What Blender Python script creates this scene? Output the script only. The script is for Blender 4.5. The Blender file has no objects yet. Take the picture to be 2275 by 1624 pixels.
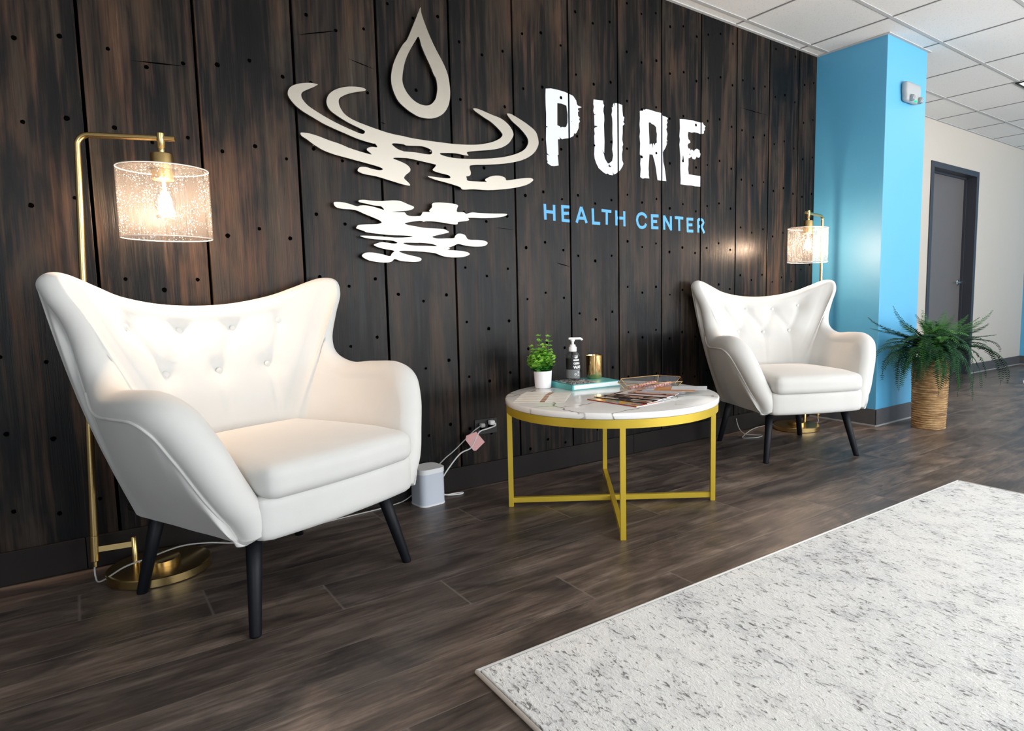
import bpy, bmesh, math, random
from mathutils import Vector, Matrix, noise
from mathutils.geometry import tessellate_polygon
PI = math.pi
scn = bpy.context.scene
C = scn.collection

# ------------------------------------------------------------------ camera
K = 2.7
F_PX, CX, CY = 1448.34, 1315.77, 800.65
YAW, PITCH, ROLL = .667059, -.100339, -.010681
CAM = Vector((0, -K, .331249 * K))
def cam_axes():
    cy, sy = math.cos(YAW), math.sin(YAW); cp, sp = math.cos(PITCH), math.sin(PITCH)
    f = Vector((sy * cp, cy * cp, sp)); r = Vector((cy, -sy, 0)); u = r.cross(f)
    cr, sr = math.cos(ROLL), math.sin(ROLL)
    return f, r * cr + u * sr, u * cr - r * sr
FW, RT, UP = cam_axes()
cd = bpy.data.cameras.new('camera'); co = bpy.data.objects.new('camera', cd); C.objects.link(co)
m3 = Matrix((RT, UP, -FW)).transposed()
co.matrix_world = Matrix.Translation(CAM) @ m3.to_4x4()
cd.sensor_width = 36; cd.lens = 36 * F_PX / 2275
cd.shift_x = -(CX - 1137.5) / 2275; cd.shift_y = (CY - 812) / 2275
cd.clip_start = .05; cd.clip_end = 60
scn.camera = co
def wall_pt(px, py, y=0.0):           # a measured picture point, laid on the wall plane at depth y
    v = FW + RT * ((px - CX) / F_PX) - UP * ((py - CY) / F_PX)
    return CAM + v * ((y - CAM.y) / v.y)

# ------------------------------------------------------------------ world, light, exposure
scn.view_settings.view_transform = 'Standard'; scn.view_settings.look = 'None'
scn.view_settings.exposure = 0.0; scn.view_settings.gamma = 1.0
scn.view_settings.use_curve_mapping = False
W = bpy.data.worlds.new('world'); scn.world = W; W.use_nodes = True
bgn = W.node_tree.nodes['Background']; bgn.inputs[0].default_value = (.75, .87, 1, 1); bgn.inputs[1].default_value = 1.0

H = 2.51            # ceiling height
XE = 4.1268         # end of the timber wall = left face of the pillar
PX2, PD = 4.6542, .5021
FY = .2804          # plane of the far beige wall
XL, XR, YF = -2.6, 8.95, -4.8
WINS = [(-2.0, -.55), (1.35, 2.8), (3.1, 4.55), (4.85, 6.3), (6.6, 8.05)]
WZ = (.35, 2.25)
def area(name, loc, rot, sx, sy, power, col):
    l = bpy.data.lights.new(name, 'AREA'); l.shape = 'RECTANGLE'; l.size = sx; l.size_y = sy
    l.energy = power; l.color = col
    o = bpy.data.objects.new(name, l); C.objects.link(o); o.location = loc; o.rotation_euler = rot
    return o
for k, (a, b) in enumerate(WINS):
    area('window_daylight', ((a + b) / 2, YF - .16, sum(WZ) / 2), (PI / 2, 0, 0), b - a, WZ[1] - WZ[0], 66 if k else 58, (.93, .965, 1.0) if k else (.82, .92, 1.0))
area('ceiling_fill', (4.7, YF - 1.5, .02), (math.radians(140), 0, 0), 8, 2.0, 850, (1, .97, .92))  # added upward fill lamp outside the windows, brightens the ceiling

# ------------------------------------------------------------------ helpers
def link(o, parent=None):
    C.objects.link(o)
    if parent: o.parent = parent
    return o
def obj(name, bm, mats, parent=None, smooth=False, loc=None):
    me = bpy.data.meshes.new(name)
    bmesh.ops.recalc_face_normals(bm, faces=bm.faces)
    bm.to_mesh(me); bm.free()
    for m in (mats if isinstance(mats, (list, tuple)) else [mats]): me.materials.append(m)
    if smooth:
        for p in me.polygons: p.use_smooth = True
    o = bpy.data.objects.new(name, me); link(o, parent)
    if loc: o.location = loc
    return o
def autosmooth(o, deg=35):
    me = o.data
    bm = bmesh.new(); bm.from_mesh(me)
    for f in bm.faces: f.smooth = True
    lim = math.radians(deg)
    for e in bm.edges:
        if len(e.link_faces) == 2 and e.calc_face_angle(0) > lim: e.smooth = False
    bm.to_mesh(me); bm.free()
    return o
def thing(name, label, cat, loc=(0, 0, 0), rz=0, group=None):
    o = bpy.data.objects.new(name, None); C.objects.link(o); o.empty_display_size = .1
    o.location = loc; o.rotation_euler = (0, 0, rz); o['label'] = label; o['category'] = cat
    if group: o['group'] = group
    return o
def tag(o, label, cat, group=None):
    o['label'] = label; o['category'] = cat
    if group: o['group'] = group
    return o
def struct(o): o['kind'] = 'structure'; return o
def copy_tree(o, parent=None):
    c = o.copy(); C.objects.link(c); c.parent = parent
    for ch in list(o.children): copy_tree(ch, c)
    return c
def box(bm, x0, x1, y0, y1, z0, z1, bev=0, mi=0):
    vs = [bm.verts.new((x, y, z)) for x in (x0, x1) for y in (y0, y1) for z in (z0, z1)]
    idx = [(0, 1, 3, 2), (4, 6, 7, 5), (0, 4, 5, 1), (2, 3, 7, 6), (0, 2, 6, 4), (1, 5, 7, 3)]
    fs = [bm.faces.new([vs[i] for i in q]) for q in idx]
    for f in fs: f.material_index = mi
    if bev:
        es = list({e for f in fs for e in f.edges})
        r = bmesh.ops.bevel(bm, geom=es, offset=bev, segments=2, profile=.5, affect='EDGES')
        for f in r['faces']: f.material_index = mi
    return vs
def lathe(bm, prof, cx=0, cy=0, n=32, mi=0, cap0=True, cap1=True):
    rings = []
    for r, z in prof:
        rings.append([bm.verts.new((cx + r * math.cos(2 * PI * k / n), cy + r * math.sin(2 * PI * k / n), z)) for k in range(n)])
    for a, b in zip(rings, rings[1:]):
        for k in range(n):
            f = bm.faces.new((a[k], a[(k + 1) % n], b[(k + 1) % n], b[k])); f.material_index = mi
    if cap0: bm.faces.new(rings[0][::-1]).material_index = mi
    if cap1: bm.faces.new(rings[-1]).material_index = mi
def tube(bm, pts, r, n=10, caps=True, mi=0, radii=None):
    pts = [Vector(p) for p in pts]; rings = []; prev = None
    for i, p in enumerate(pts):
        t = (pts[min(i + 1, len(pts) - 1)] - pts[max(i - 1, 0)]).normalized()
        if prev is None:
            a = Vector((0, 0, 1)) if abs(t.z) < .9 else Vector((1, 0, 0))
            u = t.cross(a).normalized()
        else: u = (prev - t * prev.dot(t)).normalized()
        prev = u; v = t.cross(u); rr = radii[i] if radii else r
        rings.append([bm.verts.new(p + (u * math.cos(2 * PI * k / n) + v * math.sin(2 * PI * k / n)) * rr) for k in range(n)])
    for a, b in zip(rings, rings[1:]):
        for k in range(n): bm.faces.new((a[k], a[(k + 1) % n], b[(k + 1) % n], b[k])).material_index = mi
    if caps: bm.faces.new(rings[0][::-1]).material_index = mi; bm.faces.new(rings[-1]).material_index = mi
def crom(P, n=8, closed=False):
    P = [Vector(p) for p in P]; out = []; N = len(P)
    rng = range(N) if closed else range(N - 1)
    for i in rng:
        if closed: a, b, c, d = P[i - 1], P[i], P[(i + 1) % N], P[(i + 2) % N]
        else: a, b, c, d = P[max(i - 1, 0)], P[i], P[i + 1], P[min(i + 2, N - 1)]
        for k in range(n):
            t = k / n
            out.append(.5 * ((2 * b) + (c - a) * t + (2 * a - 5 * b + 4 * c - d) * t * t + (3 * b - a - 3 * c + d) * t ** 3))
    if not closed: out.append(P[-1])
    return out
def rbox(bm, c, h, r, n=8, crown=0, fn=None, mi=0):
    """rounded box: centre c, half sizes h, corner radius r"""
    c = Vector(c); core = Vector([max(a - r, 0) for a in h]); cache = {}
    def mk(q):
        key = tuple(round(a, 5) for a in q)
        if key in cache: return cache[key]
        p = Vector([q[i] * h[i] for i in range(3)])
        k = Vector([max(-core[i], min(core[i], p[i])) for i in range(3)]); d = p - k
        p2 = k + (d.normalized() * r if d.length > 1e-9 else d)
        if crown and q[2] > .3: p2.z += crown * (1 - q[0] ** 2) * (1 - q[1] ** 2)
        p2 = c + p2
        if fn: p2 = fn(p2)
        v = bm.verts.new(p2); cache[key] = v; return v
    def rem(t):                       # finer spacing near the corners
        return math.sin(t * PI / 2)
    T = [rem(-1 + 2 * i / n) for i in range(n + 1)]
    for ax in range(3):
        for s in (-1, 1):
            for i in range(n):
                for j in range(n):
                    q = []
                    for (a, b) in ((T[i], T[j]), (T[i + 1], T[j]), (T[i + 1], T[j + 1]), (T[i], T[j + 1])):
                        v = [0, 0, 0]; v[ax] = s; v[(ax + 1) % 3] = a; v[(ax + 2) % 3] = b; q.append(mk(v))
                    try: bm.faces.new(q if s > 0 else q[::-1]).material_index = mi
                    except ValueError: pass

# ------------------------------------------------------------------ materials
def nt(name):
    m = bpy.data.materials.new(name); m.use_nodes = True
    t = m.node_tree; b = t.nodes['Principled BSDF']; return m, t, b
def N(t, kind, **kw):
    n = t.nodes.new(kind)
    for k, v in kw.items(): setattr(n, k, v)
    return n
def L(t, a, b): t.links.new(a, b)
def math_n(t, op, a, b=None):
    n = t.nodes.new('ShaderNodeMath'); n.operation = op
    for i, v in enumerate((a, b)):
        if v is None: continue
        if isinstance(v, (int, float)): n.inputs[i].default_value = v
        else: t.links.new(v, n.inputs[i])
    return n.outputs[0]
def ramp(t, fac, stops, interp='LINEAR'):
    n = t.nodes.new('ShaderNodeValToRGB'); n.color_ramp.interpolation = interp
    el = n.color_ramp.elements
    while len(el) < len(stops): el.new(.5)
    for e, (p, c) in zip(el, stops): e.position = p; e.color = (*c, 1) if len(c) == 3 else c
    t.links.new(fac, n.inputs[0]); return n.outputs[0]
def mixc(t, fac, a, b, mode='MIX'):
    n = t.nodes.new('ShaderNodeMix'); n.data_type = 'RGBA'; n.blend_type = mode
    for s, v in ((n.inputs[0], fac), (n.inputs[6], a), (n.inputs[7], b)):
        if isinstance(v, (int, float)): s.default_value = v
        elif isinstance(v, tuple): s.default_value = (*v, 1)
        else: t.links.new(v, s)
    return n.outputs[2]
def coords(t, scale=(1, 1, 1), kind='Object', loc=(0, 0, 0), rot=(0, 0, 0)):
    tc = t.nodes.new('ShaderNodeTexCoord'); mp = t.nodes.new('ShaderNodeMapping')
    mp.inputs['Scale'].default_value = scale; mp.inputs['Location'].default_value = loc; mp.inputs['Rotation'].default_value = rot
    t.links.new(tc.outputs[kind], mp.inputs[0]); return mp.outputs[0]
def noisen(t, vec, scale, detail=4, rough=.55, dist=0):
    n = t.nodes.new('ShaderNodeTexNoise'); n.inputs['Scale'].default_value = scale
    n.inputs['Detail'].default_value = detail; n.inputs['Roughness'].default_value = rough; n.inputs['Distortion'].default_value = dist
    t.links.new(vec, n.inputs['Vector']); return n.outputs['Fac']
def bump(t, b, h, strength=.3, dist=.002):
    n = t.nodes.new('ShaderNodeBump'); n.inputs['Strength'].default_value = strength; n.inputs['Distance'].default_value = dist
    t.links.new(h, n.inputs['Height']); t.links.new(n.outputs[0], b.inputs['Normal'])
def plain(name, col, rough=.5, metal=0, nz=0, spec=.5, bumpn=0, bscale=200, sheen=0):
    m, t, b = nt(name)
    b.inputs['Roughness'].default_value = rough; b.inputs['Metallic'].default_value = metal
    b.inputs['Specular IOR Level'].default_value = spec
    v = coords(t); f = noisen(t, v, 9 if not bumpn else bscale * .1, 3)
    c = mixc(t, f, tuple(max(0, a * (1 - nz)) for a in col), tuple(min(1, a * (1 + nz)) for a in col))
    L(t, c, b.inputs['Base Color'])
    if bumpn: bump(t, b, noisen(t, v, bscale, 3), bumpn, .001)
    if sheen: b.inputs['Sheen Weight'].default_value = sheen; b.inputs['Sheen Roughness'].default_value = .4
    return m

def timber_mat():
    m, t, b = nt('charred_timber')
    tc = N(t, 'ShaderNodeTexCoord'); sep = N(t, 'ShaderNodeSeparateXYZ'); L(t, tc.outputs['Object'], sep.inputs[0])
    X, Z = sep.outputs[0], sep.outputs[2]
    pid = math_n(t, 'FLOOR', math_n(t, 'DIVIDE', math_n(t, 'SUBTRACT', X, .0644), .32168))
    sid = math_n(t, 'FLOOR', math_n(t, 'DIVIDE', X, .0247))
    w1 = N(t, 'ShaderNodeTexWhiteNoise', noise_dimensions='1D'); L(t, sid, w1.inputs['W'])
    w2 = N(t, 'ShaderNodeTexWhiteNoise', noise_dimensions='1D'); L(t, math_n(t, 'ADD', pid, 71.3), w2.inputs['W'])
    # streaks, shifted for each strip
    cmb = N(t, 'ShaderNodeCombineXYZ')
    L(t, math_n(t, 'MULTIPLY', X, 52), cmb.inputs[0]); L(t, math_n(t, 'MULTIPLY', w2.outputs[0], 30), cmb.inputs[1])
    L(t, math_n(t, 'ADD', math_n(t, 'MULTIPLY', Z, 1.6), math_n(t, 'MULTIPLY', w2.outputs[0], 40)), cmb.inputs[2])
    st = noisen(t, cmb.outputs[0], 1.0, 7, .66)
    cm2 = N(t, 'ShaderNodeCombineXYZ')
    L(t, math_n(t, 'MULTIPLY', X, 6), cm2.inputs[0]); L(t, math_n(t, 'MULTIPLY', w2.outputs[0], 50), cm2.inputs[1])
    L(t, math_n(t, 'MULTIPLY', Z, 1.5), cm2.inputs[2])
    patch = noisen(t, cm2.outputs[0], 1.0, 4, .6, .4)
    cm3 = N(t, 'ShaderNodeCombineXYZ')
    L(t, math_n(t, 'MULTIPLY', X, 260), cm3.inputs[0]); L(t, math_n(t, 'MULTIPLY', Z, 7), cm3.inputs[2])
    fine = noisen(t, cm3.outputs[0], 1.0, 3, .6)
    cm4 = N(t, 'ShaderNodeCombineXYZ')
    L(t, math_n(t, 'MULTIPLY', X, 14), cm4.inputs[0]); L(t, math_n(t, 'ADD', math_n(t, 'MULTIPLY', Z, 2.6), 9.0), cm4.inputs[2])
    hue = noisen(t, cm4.outputs[0], 1.0, 3, .5)
    base = ramp(t, patch, [(.42, (.0036, .0038, .0042)), (.55, (.0085, .0075, .0070)), (.70, (.028, .019, .014))])
    tint = mixc(t, ramp(t, hue, [(.4, (0, 0, 0)), (.62, (1, 1, 1))]), (.060, .034, .021), (.034, .028, .021))
    sel = math_n(t, 'ADD', math_n(t, 'MULTIPLY', st, .75), math_n(t, 'MULTIPLY', w1.outputs[0], .07))
    sel = math_n(t, 'ADD', sel, math_n(t, 'MULTIPLY', patch, .62))
    sfac = ramp(t, sel, [(.68, (0, 0, 0)), (.93, (1, 1, 1))])
    c = mixc(t, sfac, base, tint)
    hot = ramp(t, math_n(t, 'ADD', math_n(t, 'MULTIPLY', st, .8), math_n(t, 'MULTIPLY', w1.outputs[0], .12)), [(.60, (0, 0, 0)), (.70, (.6, .6, .6))])
    hot = mixc(t, 1.0, hot, ramp(t, patch, [(.42, (.15, .15, .15)), (.62, (1, 1, 1))]), 'MULTIPLY')
    c = mixc(t, hot, c, (.20, .135, .080))
    c = mixc(t, 1.0, c, ramp(t, fine, [(.3, (.74, .74, .74)), (.7, (1.15, 1.15, 1.15))]), 'MULTIPLY')
    # dark joints between the laminated strips
    fr = math_n(t, 'FRACT', math_n(t, 'DIVIDE', X, .0247))
    j = ramp(t, fr, [(0, (.35, .35, .35)), (.06, (1, 1, 1))])
    jw = mixc(t, math_n(t, 'MULTIPLY', ramp(t, w1.outputs[0], [(.5, (0, 0, 0)), (.9, (1, 1, 1))]), .7), (1, 1, 1), j)
    c = mixc(t, 1.0, c, jw, 'MULTIPLY')
    L(t, c, b.inputs['Base Color'])
    b.inputs['Specular IOR Level'].default_value = .14
    r = ramp(t, st, [(.3, (.26, .26, .26)), (.75, (.44, .44, .44))]); L(t, r, b.inputs['Roughness'])
    hgt = math_n(t, 'ADD', math_n(t, 'MULTIPLY', st, .6), math_n(t, 'MULTIPLY', fine, .4))
    bump(t, b, hgt, .55, .0025)
    return m

def floor_mat():
    m, t, b = nt('vinyl_plank')
    tc = N(t, 'ShaderNodeTexCoord'); sep = N(t, 'ShaderNodeSeparateXYZ'); L(t, tc.outputs['Object'], sep.inputs[0])
    X, Y = sep.outputs[0], sep.outputs[1]
    row = math_n(t, 'DIVIDE', math_n(t, 'ADD', Y, 1.2495), .2045)
    rid = math_n(t, 'FLOOR', row); rf = math_n(t, 'FRACT', row)
    off = math_n(t, 'MULTIPLY', rid, .763)
    u = math_n(t, 'SUBTRACT', math_n(t, 'DIVIDE', math_n(t, 'SUBTRACT', X, 1.145), 1.265), off)
    uid = math_n(t, 'FLOOR', u); uf = math_n(t, 'FRACT', u)
    w = N(t, 'ShaderNodeTexWhiteNoise', noise_dimensions='2D'); cb = N(t, 'ShaderNodeCombineXYZ')
    L(t, uid, cb.inputs[0]); L(t, rid, cb.inputs[1]); L(t, cb.outputs[0], w.inputs['Vector'])
    ws = N(t, 'ShaderNodeSeparateColor'); L(t, w.outputs['Color'], ws.inputs[0])
    c1 = N(t, 'ShaderNodeCombineXYZ')
    L(t, math_n(t, 'ADD', math_n(t, 'MULTIPLY', X, 2.2), math_n(t, 'MULTIPLY', w.outputs[0], 60)), c1.inputs[0])
    L(t, math_n(t, 'ADD', math_n(t, 'MULTIPLY', Y, 13), math_n(t, 'MULTIPLY', ws.outputs[1], 40)), c1.inputs[1])
    g = noisen(t, c1.outputs[0], 1.0, 7, .62, .6)
    c2 = N(t, 'ShaderNodeCombineXYZ')
    L(t, math_n(t, 'MULTIPLY', X, 9), c2.inputs[0]); L(t, math_n(t, 'MULTIPLY', Y, 95), c2.inputs[1]); L(t, math_n(t, 'MULTIPLY', w.outputs[0], 9), c2.inputs[2])
    fg = noisen(t, c2.outputs[0], 1.0, 4, .7)
    c3 = N(t, 'ShaderNodeCombineXYZ')
    L(t, math_n(t, 'MULTIPLY', X, 3.3), c3.inputs[0]); L(t, math_n(t, 'MULTIPLY', Y, 5.5), c3.inputs[1]); L(t, math_n(t, 'MULTIPLY', ws.outputs[2], 25), c3.inputs[2])
    blot = noisen(t, c3.outputs[0], 1.0, 5, .6, .8)
    c = ramp(t, g, [(.28, (.050, .038, .032)), (.5, (.118, .092, .077)), (.72, (.25, .20, .168))])
    c = mixc(t, ramp(t, blot, [(.48, (0, 0, 0)), (.66, (.8, .8, .8))]), c, (.030, .026, .027))
    c = mixc(t, 1.0, c, ramp(t, fg, [(.3, (.58, .58, .58)), (.7, (1.38, 1.36, 1.33))]), 'MULTIPLY')
    c = mixc(t, 1.0, c, mixc(t, ws.outputs[0], (.72, .72, .75), (1.18, 1.12, 1.06)), 'MULTIPLY')
    def edge(f, wd):
        a = ramp(t, f, [(0, (1, 1, 1)), (wd, (0, 0, 0)), (1 - wd, (0, 0, 0)), (1, (1, 1, 1))]); return a
    e = mixc(t, 1.0, edge(rf, .010), edge(uf, .0018), 'ADD')
    c = mixc(t, math_n(t, 'MULTIPLY', e, .75), c, (.20, .17, .15))
    L(t, c, b.inputs['Base Color'])
    L(t, ramp(t, g, [(.3, (.33, .33, .33)), (.7, (.47, .47, .47))]), b.inputs['Roughness'])
    bump(t, b, math_n(t, 'SUBTRACT', fg, math_n(t, 'MULTIPLY', e, 1.2)), .22, .0012)
    return m

def marble_mat():
    m, t, b = nt('white_marble')
    v = coords(t, (1, 1, 1))
    mx = N(t, 'ShaderNodeMix', data_type='VECTOR'); nz = N(t, 'ShaderNodeTexNoise'); nz.inputs['Scale'].default_value = 4; nz.inputs['Detail'].default_value = 5
    L(t, v, nz.inputs['Vector']); mx.inputs[0].default_value = .16; L(t, v, mx.inputs[4]); L(t, nz.outputs['Color'], mx.inputs[5])
    vo = N(t, 'ShaderNodeTexVoronoi', feature='DISTANCE_TO_EDGE'); vo.inputs['Scale'].default_value = 5.2; L(t, mx.outputs[1], vo.inputs['Vector'])
    msk = noisen(t, v, 5.5, 3)
    vein = ramp(t, vo.outputs['Distance'], [(0, (1, 1, 1)), (.007, (.7, .7, .7)), (.022, (0, 0, 0))])
    vein = mixc(t, 1.0, vein, ramp(t, msk, [(.44, (0, 0, 0)), (.56, (1, 1, 1))]), 'MULTIPLY')
    cloud = ramp(t, noisen(t, v, 3, 5, .6, 1), [(.3, (.80, .785, .755)), (.6, (.90, .89, .87))])
    L(t, mixc(t, vein, cloud, (.17, .14, .10)), b.inputs['Base Color'])
    b.inputs['Roughness'].default_value = .10; b.inputs['Specular IOR Level'].default_value = .5
    return m

def ceiling_mat():
    m, t, b = nt('mineral_ceiling_tile')
    v = coords(t); f = noisen(t, v, 140, 2); s = noisen(t, v, 320, 2, .8)
    c = mixc(t, ramp(t, f, [(.30, (1, 1, 1)), (.36, (0, 0, 0))]), (.70, .69, .67), (.48, .47, .46))
    L(t, c, b.inputs['Base Color']); b.inputs['Roughness'].default_value = .95
    bump(t, b, math_n(t, 'ADD', f, s), .5, .002); return m

def rug_mat():
    m, t, b = nt('mottled_rug_pile')
    big = noisen(t, coords(t, (2.4, 3.0, 1)), 1.0, 5, .62, .5)
    wv = coords(t, (95, 34, 1), rot=(0, 0, .12)); fl = noisen(t, wv, 1.0, 4, .70, .9)
    wv2 = coords(t, (190, 90, 1)); f2 = noisen(t, wv2, 1.0, 3, .7, .4)
    mid = noisen(t, coords(t, (14, 9, 1), loc=(3, 1, 0)), 1.0, 4, .6, .6)
    c = ramp(t, big, [(.38, (.86, .85, .82)), (.55, (.82, .82, .81)), (.68, (.70, .71, .73))])
    c = mixc(t, ramp(t, f2, [(.42, (0, 0, 0)), (.62, (.6, .6, .6))]), c, (.92, .91, .87))
    c = mixc(t, ramp(t, mid, [(.50, (0, 0, 0)), (.66, (.40, .40, .40))]), c, (.58, .58, .60))
    th = math_n(t, 'ADD', math_n(t, 'MULTIPLY', fl, .8), math_n(t, 'ADD', math_n(t, 'MULTIPLY', big, .14), math_n(t, 'MULTIPLY', mid, .20)))
    dk = ramp(t, th, [(.622, (0, 0, 0)), (.69, (.88, .88, .88))])
    c = mixc(t, dk, c, (.16, .155, .15))
    L(t, c, b.inputs['Base Color']); b.inputs['Roughness'].default_value = 1.0
    b.inputs['Specular IOR Level'].default_value = .1
    bump(t, b, math_n(t, 'ADD', fl, f2), .8, .005); return m

def brushed(name, col, rough=.25, axis=(3, 90, 90)):
    m, t, b = nt(name); v = coords(t, axis); f = noisen(t, v, 6, 4, .7)
    L(t, mixc(t, f, tuple(a * .92 for a in col), col), b.inputs['Base Color'])
    b.inputs['Metallic'].default_value = 1
    L(t, ramp(t, f, [(.3, (rough * .85,) * 3), (.7, (rough * 1.25,) * 3)]), b.inputs['Roughness'])
    bump(t, b, f, .06, .0005); return m

def velvet_mat():
    m, t, b = nt('cream_velvet')
    v = coords(t); f = noisen(t, v, 5, 4, .6, .5); g = noisen(t, v, 500, 2)
    L(t, mixc(t, f, (.60, .59, .565), (.66, .65, .625)), b.inputs['Base Color'])
    b.inputs['Roughness'].default_value = .95; b.inputs['Sheen Weight'].default_value = .2; b.inputs['Sheen Roughness'].default_value = .35
    b.inputs['Specular IOR Level'].default_value = .15
    bump(t, b, math_n(t, 'ADD', math_n(t, 'MULTIPLY', f, .3), g), .12, .001); return m

def glass_mat(name, seeds=False, tint=(1, 1, 1)):
    m, t, b = nt(name); t.nodes.remove(b); out = t.nodes['Material Output']
    tr = N(t, 'ShaderNodeBsdfTransparent'); tr.inputs[0].default_value = (*tint, 1)
    gl = N(t, 'ShaderNodeBsdfGlossy'); gl.inputs['Roughness'].default_value = .03
    lw = N(t, 'ShaderNodeLayerWeight'); lw.inputs['Blend'].default_value = .25
    mx = N(t, 'ShaderNodeMixShader'); L(t, math_n(t, 'ADD', math_n(t, 'MULTIPLY', lw.outputs['Facing'], .06 if seeds else .45), .005 if seeds else .05), mx.inputs[0])
    L(t, tr.outputs[0], mx.inputs[1]); L(t, gl.outputs[0], mx.inputs[2]); fin = mx.outputs[0]
    if seeds:
        v = coords(t); vo = N(t, 'ShaderNodeTexVoronoi'); vo.inputs['Scale'].default_value = 120; L(t, v, vo.inputs['Vector'])
        ms = noisen(t, v, 16, 2)
        dot = math_n(t, 'MULTIPLY', ramp(t, vo.outputs['Distance'], [(.13, (1, 1, 1)), (.20, (0, 0, 0))]), ramp(t, ms, [(.46, (0, 0, 0)), (.56, (1, 1, 1))]))
        df = N(t, 'ShaderNodeBsdfTranslucent'); df.inputs[0].default_value = (1, 1, 1, 1)
        df2 = N(t, 'ShaderNodeBsdfDiffuse'); df2.inputs[0].default_value = (1, 1, 1, 1)
        ad = N(t, 'ShaderNodeAddShader'); L(t, df.outputs[0], ad.inputs[0]); L(t, df2.outputs[0], ad.inputs[1])
        haze = N(t, 'ShaderNodeMixShader'); L(t, math_n(t, 'ADD', math_n(t, 'MULTIPLY', dot, .42), .008), haze.inputs[0])  # seed dots, plus a slight even haze painted for the bulb's bloom
        L(t, fin, haze.inputs[1]); L(t, ad.outputs[0], haze.inputs[2]); fin = haze.outputs[0]
    L(t, fin, out.inputs[0]); return m

def emit(name, col, s):
    m, t, b = nt(name); b.inputs['Emission Color'].default_value = (*col, 1); b.inputs['Emission Strength'].default_value = s
    v = coords(t); L(t, mixc(t, noisen(t, v, 5), col, tuple(a * .97 for a in col)), b.inputs['Base Color']); return m

def basket_mat():
    m, t, b = nt('seagrass_weave')
    v = coords(t, (5, 5, 60)); f = noisen(t, v, 2, 5, .7, .5); g = noisen(t, coords(t, (40, 40, 160)), 1, 3, .7)
    c = ramp(t, f, [(.34, (.10, .045, .015)), (.5, (.36, .20, .075)), (.66, (.60, .41, .20))])
    c = mixc(t, 1.0, c, ramp(t, g, [(.3, (.6, .6, .6)), (.65, (1.1, 1.1, 1.1))]), 'MULTIPLY')
    L(t, c, b.inputs['Base Color']); b.inputs['Roughness'].default_value = .7; bump(t, b, g, .5, .002); return m

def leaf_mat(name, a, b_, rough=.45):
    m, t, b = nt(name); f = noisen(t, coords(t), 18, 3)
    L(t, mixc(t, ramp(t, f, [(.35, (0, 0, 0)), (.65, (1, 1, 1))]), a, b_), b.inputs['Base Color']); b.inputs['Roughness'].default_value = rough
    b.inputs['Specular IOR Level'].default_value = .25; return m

def print_mat(name, cols, scale=14, rough=.25):
    m, t, b = nt(name); v = coords(t, (1, 1, 1)); f = noisen(t, v, scale, 2, .5, 1.5)
    n = len(cols); L(t, ramp(t, f, [(.30 + .40 * i / n, c) for i, c in enumerate(cols)], 'CONSTANT'), b.inputs['Base Color'])
    b.inputs['Roughness'].default_value = rough; return m

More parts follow.
